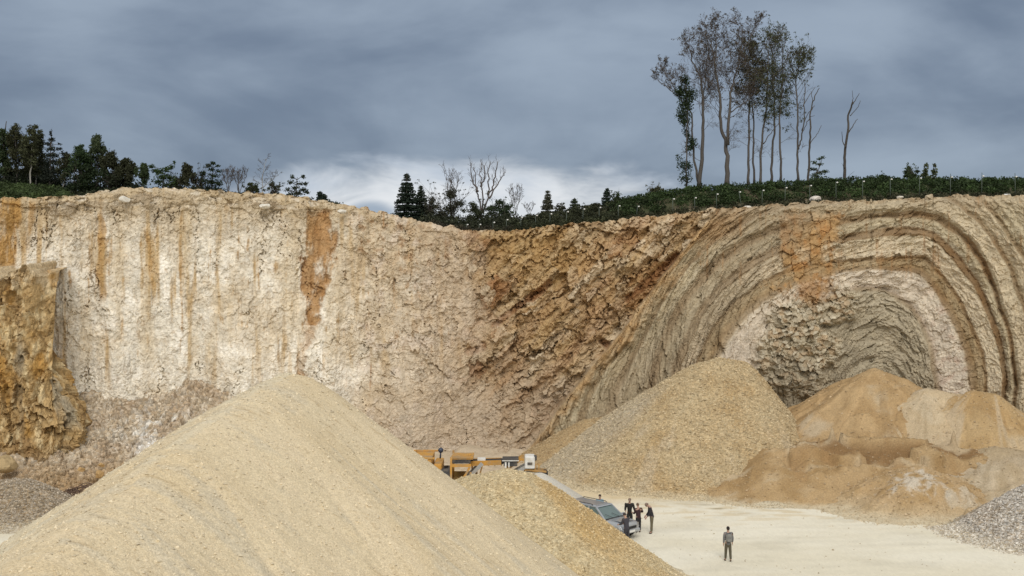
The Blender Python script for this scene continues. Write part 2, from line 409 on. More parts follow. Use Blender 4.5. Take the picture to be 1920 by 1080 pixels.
    rq, tq, eq, sq = worley(S*.9+H*.45+w1+q1*.5, H*1.3-S*.35+w2+q2*.5, 35); rq2, tq2, eq2, _q = worley(S*2.4+H, H*3.1-S*.6, 36)
    dR = dR*(1-.55*oc)+oc*(.9+.45*(rq-.5)+.4*tq+.30*(rq2-.5)+.2*tq2-.10*np.exp(-(eq/.04)**2))
    # orange jointed block
    ob = ss(.40, .85, ss(1.55, .35, np.maximum(np.abs(wx+q1*18-1512-(PY-470)*-.12)/54, np.abs(PY-472+w2*20+q2*10)/90))+1.0*fbm(S*.7, H*.6, 5, 86, .65))
    rj, tj, ej, sj = worley(S*1.3+q1*.2, H*1.1+q2*.2, 38, .55)
    dR = dR*(1-.6*ob)+ob*(.05+.30*(rj-.5)+.2*tj-.16*np.exp(-(ej/.05)**2)*ss(-.2, .2, nz1))
    # fault plane strip on the fold side of the fault
    gut = ss(-34, -6, fl)*ss(3, -3, fl)*ss(395, 430, PY); dM = dM-.45*gut; line_ = ss(-2, 1, fl)*ss(13, 8, fl)*ss(395, 430, PY)
    strip = ss(-3, 2, fl)*np.maximum(ss(13, 8, fl), ss(40, 14, fl+w2*22+q1*14)*ss(480, 540, PY))*ss(395, 430, PY)*(.55+.45*ss(-.35, .05, fbm(U*.35, Vv*.5, 3, 87)))
    dR = dR*(1-.8*strip)+strip*(.60+.3*tg)
    beyond = ss(22, 80, fl)
    Ld = dL; d = Lw*Ld+Mw*dM+Rw*dR
    d = d-.5*np.exp(-((PX-900-(PY-600)*.02)/16)**2)*(1-lowM)       # re-entrant corner
    d = d+.05*fbm(S*6, H*6, 2, 41)
    # crest crumbles back
    d = d-.35*ss(-.5, 0, top)*(1+fbm(S*1.5, H*0, 3, 44))
    BK = np.repeat(bk[None, :], len(pxs), 0); d = d-BK; ZZ = ZZ+.14*fbm(S*1.5, BK*1.5, 3, 45)*(BK > 0)+.10*(worley(S*1.6, BK*1.6, 46)[0]-.5)*(BK > 0)-.10*BK
    # ---- colour
    nb = fbm(S*.35, H*.35, 5, 51); nc = fbm(S*1.3, H*1.3, 4, 52); vs = fbm(S*.9, H*.09, 4, 53); vs2 = fbm(S*2.6, H*.22, 4, 54)
    cL = lerp((.71, .665, .575), (.62, .55, .44), ss(-.15, .45, nb+.5*nc))
    cL = lerp((.0, .0, .0), (1, 1, 1), np.zeros_like(nb))+cL
    def mix(c, col, t): return c+(np.asarray(col)-c)*np.clip(t, 0, 1)[..., None]
    cL = mix(cL, (.80, .76, .68), ss(.0, .45, fbm(S*.8, H*.5, 4, 55)))
    cL = mix(cL, (.47, .33, .16), .85*ss(.12, .42, vs+.35*vs2)*ss(4, 9, H))
    cL = mix(cL, (.40, .25, .11), .8*ss(.30, .55, vs2+.5*nc)*ss(6, 11, H))
    zc = fbm(S*.16, H*.12, 3, 301); cL = mix(cL, (.57, .47, .33), .45*ss(.0, .35, zc)); cL = mix(cL, (.80, .75, .65), .6*ss(-.1, .3, fbm(S*.2+9, H*.15, 3, 302))*ss(14, 10, H)*ss(680, 500, PX))
    cL = mix(cL, (.54, .43, .27), .45*ss(.05, .40, fbm(S*.45, H*.05, 3, 303))*ss(5, 10, H))
    cL = mix(cL, (.44, .35, .225), .9*np.exp(-(top/(3.2+2.2*nb))**2)*(1-.3*nc))
    cL = mix(cL, (.30, .24, .17), .75*tp*ss(.62, .9, rt))
    cL = mix(cL, (.64, .58, .48), .7*tp*ss(.30, .1, rt2))
    sp = fbm(S*2.4, H*1.7, 4, 320, .6); cL = mix(cL, (.40, .29, .18), .45*ss(.2, .45, sp)); cL = mix(cL, (.40, .24, .11), .6*ss(.12, .35, fbm(S*1.7, H*.9, 4, 321, .6))*ss(660, 760, PX)*ss(6, 10, H))
    # orange veins near the left edge
    for (x0, y0, x1, y1, w, a) in ((20, 370, 8, 505, 24, .95), (60, 375, 50, 470, 10, .6), (188, 400, 190, 560, 7, .7), (278, 430, 282, 535, 5, .6), (345, 400, 340, 560, 4, .5), (90, 560, 130, 720, 6, .3)):
        t = np.clip((PY-y0)/(y1-y0), 0, 1); dd = np.abs(PX+w1*14-(x0+(x1-x0)*t)); cL = mix(cL, (.42, .25, .085), a*ss(.35, .95, ss(w*1.5, w*.2, dd)+1.0*fbm(S*1.1, H*.3, 5, 312, .65))*ss(y0-10, y0+10, PY)*ss(y1+15, y1-15, PY))
    xs_ = np.interp(PY, [395, 450, 520, 580, 630, 690, 735], [600, 598, 592, 586, 580, 560, 590]); ww = np.interp(PY, [395, 450, 520, 580, 630, 700, 735], [36, 33, 30, 22, 14, 12, 20])
    st_ = ss(.42, .98, ss(1.5, .35, np.abs(PX+w1*26+q1*10-xs_)/ww)+1.1*fbm(S*.8, H*.35, 5, 88, .65))*ss(388, 402, PY)*np.where(PY > 610, .35+.65*ss(690, 705, PY), 1)
    hole = ss(.12, .3, fbm(S*.7, H*.6, 3, 57))
    cL = mix(cL, (.41, .245, .11), st_*(.95-.7*hole*ss(430, 400, PY+20*nb))); cL = mix(cL, (.31, .165, .065), st_*.75*ss(.0, .35, fbm(S*1.4, H*.35, 4, 89)))
    d = d-.30*st_*Lw
    tanR = ss(620, 700, PX)
    cL = mix(cL, (.52, .42, .285), tanR*(.50+.8*nb)); cL = mix(cL, (.34, .21, .11), tanR*.8*ss(.15, .5, nc+.5*(rd-.5))*ss(13, 17, H+2*nb))
    cL = mix(cL, (.64, .56, .47), tanR*.8*ss(.1, .45, fbm(S*.9, H*.6, 3, 58))); cL = mix(cL, (.36, .20, .09), .8*tanR*ss(.35, .6, vs2+.3*nc)*ss(3, 7, H))
    cL = mix(cL, (.44, .345, .25), .6*ss(620, 900, PX+60*nb)); cL = mix(cL, (.42, .345, .265), .45*ss(600, 720, PX)*ss(8, 2, H+2*nb))
    # middle
    cM = lerp((.51, .385, .235), (.43, .285, .145), ss(-.3, .35, fbm(U*.25, Vv*.5, 4, 63)))
    cM = mix(cM, (.62, .52, .38), .8*ss(.45, .8, rn)); cM = mix(cM, (.30, .20, .11), .6*ss(.25, .0, rn)*ss(-.2, .2, nc)); cM = mix(cM, (.36, .18, .075), .8*ss(.72, .88, sm_)*ss(.3, .6, sn))
    cM = mix(cM, (.42, .265, .125), .55*ss(-.05, .35, fbm(U*.10, Vv*.7, 4, 64))*ss(7, 12, H+2*nb)); cM = mix(cM, (.52, .37, .19), .6*ss(.1, .4, fbm(U*.12, Vv*1.3, 3, 313))); cM = mix(cM, (.46, .365, .265), .8*ss(9.5, 4.5, H+nb*3)); cM = mix(cM, (.42, .27, .15), .6*ss(.0, .35, fbm(U*.14, Vv*.6, 4, 331))*ss(1, 5, H))
    cM = mix(cM, (.46, .30, .12), .6*ss(150, 40, np.abs(PX-1010)+np.abs(PY-470)))
    for (x0, y0, x1, y1, w) in ((925, 610, 1010, 545, 9), (880, 660, 905, 650, 12), (1000, 560, 1030, 530, 10), (1180, 560, 1270, 480, 12), (1130, 640, 1160, 665, 10)):
        vx, vy = x1-x0, y1-y0; tt_ = np.clip(((PX-x0)*vx+(PY-y0)*vy)/(vx*vx+vy*vy), 0, 1); dd = np.hypot(PX-x0-vx*tt_, PY-y0-vy*tt_)
        m_ = ss(w, w*.5, dd+8*np.abs(nc)); cM = mix(cM, (.27, .125, .05), m_*.75); d = d-.4*m_*Mw
    # fold colours
    cR = lerp((.56, .485, .34), (.49, .41, .275), ss(-.3, .35, nb+.4*nc)); cR = mix(cR, (.37, .28, .17), .4*ss(.15, .5, -lam)*(1-.5*rightlimb)*ss(60, 160, k)); cR = mix(cR, (.58, .51, .38), .4*ss(.15, .5, lam))
    bandc = np.interp(k, [0, 92, 100, 150, 205, 214, 222, 250, 262, 272, 284, 318, 330, 345, 357, 366, 395, 470, 760], [.35, .3, .4, .45, .6, .55, 1, 1, .2, .1, .1, .1, 0, .35, .1, .5, .45, .4, .5])
    cR = mix(cR, (.60, .52, .44), ss(.45, 1, bandc)*.9)
    pk = ss(218, 226, k)*ss(262, 252, k); cR = mix(cR, (.80, .71, .57), .85*pk*(.6+.6*nb)); cR = mix(cR, (.50, .36, .28), .55*pk*ss(.05, .35, nc)*rightlimb)
    pk2 = ss(278, 290, k)*ss(324, 312, k); pk3 = np.maximum(ss(364, 369, k)*ss(396, 391, k), ss(406, 410, k)*ss(428, 423, k)); cR = mix(cR, (.64, .54, .39), .6*pk3*rightlimb); cR = mix(cR, (.76, .65, .49), .8*pk2*(.7+.5*nb)); 
    for (a, b_, cc, al) in ((256, 264, (.24, .145, .065), .95), (264, 276, (.36, .25, .13), .8), (276, 283, (.24, .145, .065), .95), (321, 334, (.25, .15, .07), 1.0), (353, 362, (.27, .17, .085), 1.0), (397, 405, (.27, .18, .095), .9), (428, 437, (.28, .19, .10), .8), (92, 98, (.24, .17, .1), .7), (122, 130, (.27, .19, .11), .5), (215, 221, (.30, .19, .1), .35)):
        cR = mix(cR, cc, al*ss(a-3, a+1, k)*ss(b_+3, b_-1, k)*(.85+.4*nb)*(.78+.22*ss(1560, 1700, PX)))
    cR = mix(cR, (.44, .385, .285), .75*ss(222, 208, k)); cR = mix(cR, (.27, .20, .125), .8*ss(208, 213, k)*ss(223, 218, k)*(.6+.5*nb)); cR = mix(cR, (.34, .29, .21), .45*ss(-.1, .3, fbm(k*.06, TH_*2, 3, 340))*ss(215, 200, k)); cR = mix(cR, (.56, .49, .36), .85*oc); cR = mix(cR, (.60, .54, .42), oc*.8*ss(.6, .85, rq2)); cR = mix(cR, (.47, .33, .19), oc*.6*ss(.7, .85, _q))
    cR = mix(cR, (.34, .29, .21), .5*ss(1, .6, np.hypot((wx-1470)/70, (wy-720)/80)))
    cR = mix(cR, (.47, .30, .14), ob*(.70+.9*nb+.6*(rj-.5)+.4*nc)); cR = mix(cR, (.44, .235, .09), ob*.9*ss(.0, .35, fbm(S*1.0, H*1.0, 4, 307))); cR = mix(cR, (.42, .21, .07), .7*ss(12, 5, np.abs(PX-1385-(PY-450)*.1+w1*10-90))*ss(400, 420, PY)*ss(470, 440, PY))
    cR = mix(cR, (.43, .23, .08), .7*ss(40, 10, np.hypot((wx-1512)*.8, wy-540)))
    cR = mix(cR, (.48, .31, .15), .85*strip*(.8+.6*nc)); line_ = line_*(.35+.65*ss(-.2, .25, fbm(U*.3, U*0, 3, 330)))*ss(815, 640, PY); cR = mix(cR, (.54, .36, .18), .7*line_); cR = mix(cR, (.40, .24, .11), .7*ss(100, 30, fl+w2*40)*(1-line_)*ss(480, 430, PY)); cR = mix(cR, (.36, .29, .20), .5*ss(30, 90, fl)*ss(220, 150, fl))
    topw = np.exp(-(top/1.1)**2); cR = mix(cR, (.47, .38, .26), .6*topw)
    cR = mix(cR, (.44, .26, .12), .55*ss(.2, .5, vs2+.3*nc)*ss(13, 16, H))
    cR = cR*.84; cM = cM*.88
    C_ = cL*Lw[..., None]+cM*Mw[..., None]+cR*Rw[..., None]
    C_ = mix(C_, (.26, .17, .09), .45*ss(-.45, -.1, top)*(PX > 960)*ss(-.2, .3, nc))
    C_ = C_*(1+.10*(rc-.5)+.12*(rb-.5))[..., None]
    Dd = D-d
    rr = 1/np.sqrt(1+((PX-CX)/F)**2)
    Xc = (PX-CX)/F*Dd; Yc = Dd
    me = grid_mesh('cliff', Xc, Yc, ZZ, C_, False)
    o = link('cliff', me, M['rock']); tag(o, 'tall curved limestone quarry face with folded rock layers on the right', None, None, 'structure')
build_cliff()

# ------------------------------------------------------------------ land behind the cliff edge
PYB = sprof([(-700, 352), (0, 352), (60, 355), (110, 362), (160, 370), (240, 362), (430, 369), (600, 386), (700, 404), (820, 430), (870, 431), (920, 424), (1000, 414), (1090, 400), (1150, 388), (1210, 374), (1300, 360), (1400, 354), (1500, 347),
            (1600, 343), (1700, 344), (1920, 346), (2500, 346)])
def hill_z(px, t):
    """height of the land t metres behind the edge of the cliff at azimuth px"""
    dt = dtop(px); z0 = ztop(px)-.12
    zb = CH+(HY-PYB(px))*(dt+7)/F
    return z0+(zb-z0)*ss(.6, 7.0, t)+.0*t
def on_hill(px, t):
    D = float(dtop(px))+t; return Vector(((px-CX)*D/F, D, float(hill_z(px, np.float64(t)))))
def build_hills():
    pxs = np.arange(-700, 2501, 6.0); t = np.concatenate([[1.2, 1.6], np.arange(2.0, 9, .25), np.array([10, 12, 15, 20, 30, 50, 90, 160, 300])])
    PX, T = np.meshgrid(pxs, t, indexing='ij')
    D = dtop(PX)+T; Zh = hill_z(PX, T)+.10*fbm(PX*.05, T*.9, 3, 71)*(T > .3)-.02*np.clip(T-20, 0, 500)
    Zh = np.where(T < 1.5, Zh-.5, Zh)
    n = fbm(PX*.04, T*.5, 4, 72)
    c = lerp((.10, .085, .055), (.05, .06, .028), ss(-.3, .3, n)); rock = ss(2.6, 1.6, T+.8*n)
    rock = np.maximum(rock, ss(250, 320, PX)*ss(800, 700, PX)*.7)
    c = c+(np.array((.40, .33, .23))-c)*rock[..., None]
    me = grid_mesh('hills', (PX-CX)/F*D, D, Zh, c, True)
    tag(link('hills', me, M['soil']), 'scrubby land behind the quarry edge', None, None, 'structure')
build_hills()

# ------------------------------------------------------------------ quarry floor
def build_floor():
    xs = np.concatenate([np.array([-900, -400, -200, -120, -80]), np.arange(-60, 60, .25), np.array([60, 80, 120, 200, 400, 900])])
    ys = np.concatenate([np.array([-600, -200, -80, -30, 0, 10, 20, 30, 40]), np.arange(46, 100, .25), np.array([110, 150, 300, 900])])
    Xg, Yg = np.meshgrid(xs, ys, indexing='ij')
    n = fbm(Xg*.10, Yg*.22, 4, 81); n2 = fbm(Xg*.5, Yg*1.2, 3, 82)
    # vehicle tracks sweeping in from the lower right to the left
    Zg = .035*n+.012*n2
    c = lerp((.69, .645, .52), (.745, .71, .60), ss(-.3, .3, n))
    tan = ss(67.0, 71.5, Yg+2.5*n+.10*(Xg-18)*0); c = c+(np.array((.62, .50, .31))-c)*(tan*.8)[..., None]
    c = c+(np.array((.58, .47, .29))-c)*(.6*ss(.10, .45, n2+.5*n)*ss(60, 66, Yg))[..., None]
    Zg = Zg+ss(80, 90, Yg)*.5+ss(76, 82, Yg)*.55*(worley(Xg*.7, Yg*.7, 86)[0]-.3)+ss(76, 82, Yg)*.3*(worley(Xg*1.9, Yg*1.9, 87)[0]-.5); c = c+(np.array((.50, .415, .31))-c)*(ss(71, 76, Yg+2*n)*.9)[..., None]
    lf = ss(-14, -22, Xg); c = c+(np.array((.50, .40, .27))-c)*(lf*ss(62, 68, Yg+2*n)*.85)[..., None]
    for (x0, y0, rx, ry, a) in ((12.85, 66.7, .75, .30, .9), (12.2, 67.9, .9, .25, .45), (14.5, 64.4, .35, .14, .5), (15.3, 64.6, .35, .14, .5)):
        m_ = ss(1, .3, np.hypot((Xg-x0)/rx, (Yg-y0)/ry)+.5*n2); c = c+(np.array((.28, .23, .14))-c)*(a*m_)[..., None]
    tr = np.sin((Yg-.12*(Xg-10)**1*1.0)*5.2+2.5*n)*ss(48, 56, Yg)*ss(66, 60, Yg)*ss(.0, .3, fbm(Xg*.05, Yg*.3, 2, 84)+.15)
    rut = np.zeros_like(Xg)
    for (x0, y0, sl_, cv, w_) in ((8, 61.5, .02, .004, .16), (8, 63.1, .02, .004, .16), (6, 57.0, .10, -.003, .18), (6, 58.6, .10, -.003, .18), (12, 66.5, -.10, .006, .14), (12, 67.9, -.10, .006, .14)):
        yy = y0+sl_*(Xg-x0)+cv*(Xg-x0)**2+.25*n; rut = np.maximum(rut, ss(w_*2.2, w_*.5, np.abs(Yg-yy))*ss(-.25, .15, fbm(Xg*.15, Yg*.3, 3, 88)))
    c = c*(1+.05*tr*.4-.03*rut)[..., None]; Zg = Zg+.02-.004*rut; c = c*(1-.08*ss(.05, .4, fbm(Xg*.25, Yg*.4, 4, 89)))[..., None]; Zg = Zg+.008*tr
    me = grid_mesh('quarry_floor', Xg, Yg, Zg, c, True)
    tag(link('ground', me, M['floor']), 'pale dusty compacted quarry floor', None, None, 'structure')
build_floor()

# ------------------------------------------------------------------ piles
def pile(name, ridge, kl, kr, kf, a, cell, mat, colf, label, cat, group=None, rough=.06, foot=1.0, dispf=None, smooth=True, kind=None, seed=1, ext=1.5, stones=None):
    """ridge: list of (px, py, D); k* = slope towards image left / right / camera; a = rounding of the crest (m)"""
    pts = np.array([P(*r)[:] for r in ridge]); z0 = pts[:, 2].min()
    kk = min(kl, kr, kf); rmax = pts[:, 2].max()/kk+ext
    x0, x1 = pts[:, 0].min()-rmax, pts[:, 0].max()+rmax; y0, y1 = pts[:, 1].min()-rmax, pts[:, 1].max()+rmax*.9
    xs = np.arange(x0, x1, cell); ys = np.arange(y0, y1, cell*1.0)
    Xg, Yg = np.meshgrid(xs, ys, indexing='ij')
    best = np.full(Xg.shape, -99.); bd = np.zeros(Xg.shape); ba = np.zeros(Xg.shape); bt = np.zeros(Xg.shape)
    wob = fbm(Xg*.16, Yg*.16, 3, seed+90)
    segs = [(pts[i], pts[i+1]) for i in range(len(pts)-1)] or [(pts[0], pts[0]+1e-4)]
    for si, (A, B) in enumerate(segs):
        v = (B-A)[:2]; t = np.clip(((Xg-A[0])*v[0]+(Yg-A[1])*v[1])/max((v**2).sum(), 1e-9), 0, 1)
        dx = Xg-A[0]-v[0]*t; dy = Yg-A[1]-v[1]*t; d = np.hypot(dx, dy)
        cs = dx/np.maximum(d, 1e-3); sn = -dy/np.maximum(d, 1e-3)
        k = np.where(cs < 0, kl, kr)*np.abs(cs)**1.5+kf*(1-np.abs(cs)**1.5)
        h = A[2]+(B[2]-A[2])*t-k*(np.sqrt(d*d+a*a)-a)
        m = h > best; best = np.where(m, h, best); bd = np.where(m, d, bd); ba = np.where(m, np.arctan2(dy, dx), ba); bt = np.where(m, si+t, bt)
    h = best+wob*.22*ss(0, 3, bd)*rough/.06
    cum = np.concatenate([[0], np.cumsum([np.hypot(*(B-A)[:2]) for A, B in segs])]); al = np.interp(bt, np.arange(len(cum)), cum)
    info = dict(X=Xg, Y=Yg, d=bd, a=ba, t=bt, w=wob, h=h, al=al)
    h = h+rough*fbm(Xg*2.2, Yg*2.2, 3, seed+91)*.5+rough*.5*fbm(Xg*6, Yg*6, 2, seed+92)
    if dispf: h = dispf(h, info)
    # soft foot
    hraw = h.copy()
    h = np.where(h < foot*.5, h*.0+foot*.5*np.exp(np.clip((h-foot*.5)/(foot*.5), -4, 0))-foot*.5*math.exp(-2.6), h)
    info['h'] = h
    c = colf(info)
    c = c+(np.array((.62, .56, .42))-c)*(ss(.12+.35*foot, -.02, h+.15*fbm(Xg*1.5, Yg*1.5, 3, seed+95))*.75)[..., None]
    me = grid_mesh(name, Xg, Yg, h, c, smooth, keep=(h > -.03) & (hraw > -foot*.9))
    o = link(name, me, mat); tag(o, label, cat, group, kind)
    if stones:
        n, s0, s1, ca, cb = stones; g_ = np.random.default_rng(seed+500); ok = np.argwhere((h > -.005) & (Yg < pts[:, 1].max()+1.5) & (Yg > 12)); ok = ok[g_.integers(0, len(ok), n)]
        jx = g_.uniform(-.5, .5, n)*cell; jy = g_.uniform(-.5, .5, n)*cell; hx = h[ok[:, 0], ok[:, 1]]; col = c[ok[:, 0], ok[:, 1]]
        gx_ = (h[np.minimum(ok[:, 0]+1, h.shape[0]-1), ok[:, 1]]-hx)/cell; gy_ = (h[ok[:, 0], np.minimum(ok[:, 1]+1, h.shape[1]-1)]-hx)/cell
        cen = np.stack([Xg[ok[:, 0], 0]+jx, Yg[0, ok[:, 1]]+jy, hx+gx_*jx+gy_*jy], -1); sz = (s0+(s1-s0)*g_.uniform(0, 1, n)**3)[:, None, None]
        oct_ = np.array([(1, 0, 0), (-1, 0, 0), (0, 1, 0), (0, -1, 0), (0, 0, 1), (0, 0, -1)], float)
        off = (oct_[None]*g_.uniform(.55, 1.25, (n, 6, 1))+g_.normal(0, .22, (n, 6, 3)))*sz; th = g_.uniform(0, 6.28, n); cs_, sn_ = np.cos(th)[:, None], np.sin(th)[:, None]
        off = np.stack([off[..., 0]*cs_-off[..., 1]*sn_, off[..., 0]*sn_+off[..., 1]*cs_, off[..., 2]*.8], -1)
        V = (cen[:, None, :]+off).reshape(-1, 3); tri = np.array([(0, 2, 4), (2, 1, 4), (1, 3, 4), (3, 0, 4), (2, 0, 5), (1, 2, 5), (3, 1, 5), (0, 3, 5)]); Ft = (tri[None]+np.arange(n)[:, None, None]*6).reshape(-1, 3)
        t_ = g_.uniform(0, 1, (n, 1)); cc = (col*.5+.5*(np.array(ca)+(np.array(cb)-np.array(ca))*t_))*g_.uniform(.75, 1.2, (n, 1))
        q = link('loose_stones', raw_mesh('loose_stones', V, Ft, np.repeat(cc, 6, 0)), M['stone'], o); q['kind'] = 'stuff'
    return o
def cmix(c, col, t): return c+(np.asarray(col)-c)*np.clip(t, 0, 1)[..., None]
def base(i, col): return np.zeros(i['X'].shape+(3,))+np.asarray(col)

def c_main(i):
    X_, Y_, d, a, w, h, al = i['X'], i['Y'], i['d'], i['a'], i['w'], i['h'], i['al']
    arc = al*1.0+a*5.0
    c = base(i, (.63, .535, .37))
    n = fbm(X_*.25, Y_*.25, 4, 101)
    c = cmix(c, (.60, .49, .315), ss(-.2, .4, n)*.7)
    s1 = fbm(arc*.9, d*.10, 4, 102); s2 = fbm(arc*3.0, d*.22, 3, 103); g = fbm(X_*.8, Y_*.8, 4, 105)
    gm = ss(.0, .28, s1+.45*g+.25*s2); c = cmix(c, (.56, .495, .37), .7*gm*(.6+.6*ss(-.3, .3, s2))); c = cmix(c, (.655, .555, .39), .7*ss(.05, .35, -s1)*(1-gm))
    # thin slump lines
    ln = fbm(arc*5.5, d*.45, 3, 104); c = cmix(c, (.40, .30, .17), .55*ss(.34, .5, ln)*ss(-.1, .2, n+.2)); c = cmix(c, (.42, .33, .2), .4*ss(.4, .55, fbm(arc*8, d*.9, 2, 110)))
    gr = fbm(X_*9, Y_*9, 2, 106); c = c*(1+.16*gr*ss(.0, .3, s1+.35*g+.1))[..., None]
    # pale lobes on the left flank
    lf = ss(-.2, -.8, np.cos(a)); lb = fbm(d*.9+.6*w, arc*.05, 3, 107); c = cmix(c, (.62, .57, .44), lf*.6*ss(.0, .4, lb))
    c = c*(1-.10*ss(.1, .5, fbm(d*1.7+.9*w, arc*.05, 3, 108))*lf)[..., None]
    return c
def d_main(h, i):
    arc = i['al']+i['a']*5.0; lf = ss(-.2, -.8, np.cos(i['a']))
    h = h+.05*fbm(arc*.9, i['d']*.08, 4, 102)*ss(1, 4, i['d'])+.018*fbm(arc*3.0, i['d']*.2, 3, 103)*ss(1, 4, i['d'])
    h = h+lf*.14*fbm(i['d']*.9+.6*i['w'], arc*.05, 3, 107)
    g = worley(i['X']*9, i['Y']*9, 109)[0]; gm = ss(.0, .3, fbm(arc*.9, i['d']*.10, 4, 102)+.4*fbm(i['X']*.8, i['Y']*.8, 4, 105)); return h+.03*g*gm
pile('gravel_pile', [(548, 702, 35), (470, 746, 31.5), (330, 842, 27), (200, 946, 23.5), (0, 1102, 19.5), (-330, 1380, 15)], .70, .83, .72, .95, .075, M['sandpile'], c_main,
     'huge pale sandy gravel heap filling the foreground, largest of all the heaps', 'gravel pile', rough=.05, dispf=d_main, foot=.6, seed=2, stones=(60000, .010, .055, (.52, .46, .36), (.70, .62, .47)))
def c2(i):
    c = base(i, (.555, .47, .305)); n = fbm(i['X']*.5, i['Y']*.5, 4, 111)
    c = cmix(c, (.52, .39, .20), ss(-.1, .5, n)*.7)
    c = cmix(c, (.50, .345, .15), .8*ss(.55, .85, np.cos(i['a']))*ss(.3, 1.5, i['d'])*ss(7.0, 4.0, i['d']))
    c = cmix(c, (.60, .53, .40), ss(.9, .2, i['h']+.4*n)*.8)
    return c*(1+.3*(worley(i['X']*8, i['Y']*8, 112)[0]-.5))[..., None]
def gdisp(cell, amp, seed):
    def f(h, i):
        r, t, e, _ = worley(i['X']*cell, i['Y']*cell, seed); return h+amp*(r-.5)+amp*.6*t
    return f
pile('gravel_pile', [(895, 890, 50.5), (950, 880, 50), (972, 884, 50)], .55, .72, .72, .8, .085, M['coarse'], c2,
     'ochre gravel heap in front of the yellow machine and the silver car', 'gravel pile', dispf=gdisp(8, .02, 113), foot=.4, seed=5, stones=(26000, .025, .085, (.40, .30, .17), (.72, .62, .42)))
def c3(i):
    n = fbm(i['X']*.35, i['Y']*.35, 4, 121); c = base(i, (.475, .38, .235))
    c = cmix(c, (.42, .30, .155), ss(-.1, .4, n)*.7); c = cmix(c, (.50, .42, .28), ss(.15, .5, -n)*.7)
    c = cmix(c, (.50, .43, .32), .55*ss(.1, .4, fbm(i['a']*5, i['d']*.2, 3, 122))*ss(5, 8, i['d']))
    c = cmix(c, (.46, .42, .34), .7*ss(-.75, -.92, np.cos(i['a']))*ss(2, 6, i['d']))
    return c*(1+.35*(worley(i['X']*6, i['Y']*6, 123)[0]-.5))[..., None]
pile('gravel_pile', [(1318, 680, 81.6), (1352, 671, 82), (1392, 678, 82)], .64, 1.35, .72, .8, .11, M['coarse'], c3,
     'tall rounded tan gravel heap with coarse stones against the fold', 'gravel pile', dispf=gdisp(5.5, .045, 124), foot=.8, seed=7, stones=(30000, .04, .12, (.34, .25, .14), (.66, .56, .38)))
pile('gravel_pile', [(1105, 786, 83.5), (1135, 782, 84)], .60, .7, .7, .6, .14, M['coarse'],
     lambda i: cmix(base(i, (.42, .315, .18)), (.36, .25, .13), .6*ss(-.1, .4, fbm(i['X']*.5, i['Y']*.5, 3, 131))),
     'small brown heap at the cliff foot, behind the left flank of the tall tan heap', 'gravel pile', dispf=gdisp(5, .06, 132), seed=9, stones=(5000, .04, .12, (.34, .25, .14), (.60, .50, .34)))
pile('gravel_pile', [(1012, 886, 63.5)], .7, .64, .66, .3, .12, M['sandpile'],
     lambda i: base(i, (.52, .50, .45)), 'pale grey fine gravel heap below the conveyor end', 'gravel pile', seed=11, rough=.03)
def c8(i): return cmix(base(i, (.50, .47, .42)), (.42, .36, .28), .6*ss(-.1, .4, fbm(i['X']*.5, i['Y']*.5, 3, 141)))*(1+.7*(worley(i['X']*7, i['Y']*7, 142)[0]-.5))[..., None]
pile('gravel_pile', [(1975, 893, 60.5), (2080, 880, 60)], .64, .66, .66, .5, .085, M['bright'], c8,
     'grey and white coarse gravel heap at the right edge', 'gravel pile', dispf=gdisp(7, .04, 143), seed=13, stones=(16000, .04, .12, (.30, .24, .19), (.80, .78, .74)))
def cl_(i): return base(i, (.345, .29, .215))*(1+.6*(worley(i['X']*8, i['Y']*8, 152)[0]-.5))[..., None]
pile('gravel_pile', [(15, 899, 65.5), (45, 899, 65.5)], .6, .55, .62, .7, .10, M['bright'], cl_,
     'grey brown gravel heap at the left edge below the orange rock spur', 'gravel pile', dispf=gdisp(7, .035, 153), seed=15, stones=(9000, .03, .10, (.26, .21, .16), (.60, .55, .48)))
# sand heaps on the right
SG = 'sand heaps against the folded cliff'
def csand(c0, c1, seed, strip=None, rad=None):
    def f(i):
        n = fbm(i['X']*.4, i['Y']*.4, 4, seed); c = cmix(base(i, c0), c1, ss(-.25, .3, n))
        pt_ = fbm(i['X']*.25, i['Y']*.4, 4, seed+20); c = cmix(c, tuple(x*.72 for x in c1), .7*ss(.08, .35, pt_)*ss(4.5, 1.5, i['h']+pt_)); c = cmix(c, (.50, .43, .32), .6*ss(.15, .4, -pt_)); sl = fbm(i['a']*7, i['d']*.12, 4, seed+3); c = cmix(c, tuple(x*1.18 for x in c0), .6*ss(.05, .4, sl)); c = cmix(c, tuple(x*.82 for x in c1), .6*ss(.1, .45, -sl))
        if strip: c = cmix(c, strip, .85*ss(.05, .25, fbm(i['a']*3.0, i['d']*.1, 3, seed+5)))
        return c
    return f
def dsand(seed, amp=.12):
    def f(h, i):
        x, y = i['X'], i['Y']; q = fbm(x*.9, y*.9, 3, seed+6)
        gl = 1-2*np.abs(fbm(x*.28+q*.3, y*.28, 3, seed+7)); st = worley(x*.33+q*.2, y*.5+q*.2, seed+8)
        h2 = h+amp*.6*fbm(i['a']*5, i['d']*.15, 4, seed)*ss(.5, 2.5, i['d'])+.05*fbm(x*1.2, y*1.2, 3, seed+1)
        h2 = h2+ss(.8, 3.0, i['d'])*(.28*gl+.55*(st[0]-.5)*ss(0, .12, st[2])+.35*fbm(x*.22, y*.22, 2, seed+9))*min(1, amp/.12)
        return h2+.05*(worley(x*3, y*3, seed+10)[0]-.5)
    return f
pile('sand_pile', [(1590, 716, 81.0), (1640, 690, 80.8), (1690, 708, 80.5)], .62, .70, .78, .35, .12, M['sand'], csand((.435, .31, .17), (.375, .255, .13), 161),
     'brown sand heap with the highest peak, rising against the core of the fold', 'sand pile', SG, stones=(5000, .02, .10, (.34, .25, .15), (.58, .48, .34)), dispf=dsand(162), seed=17)
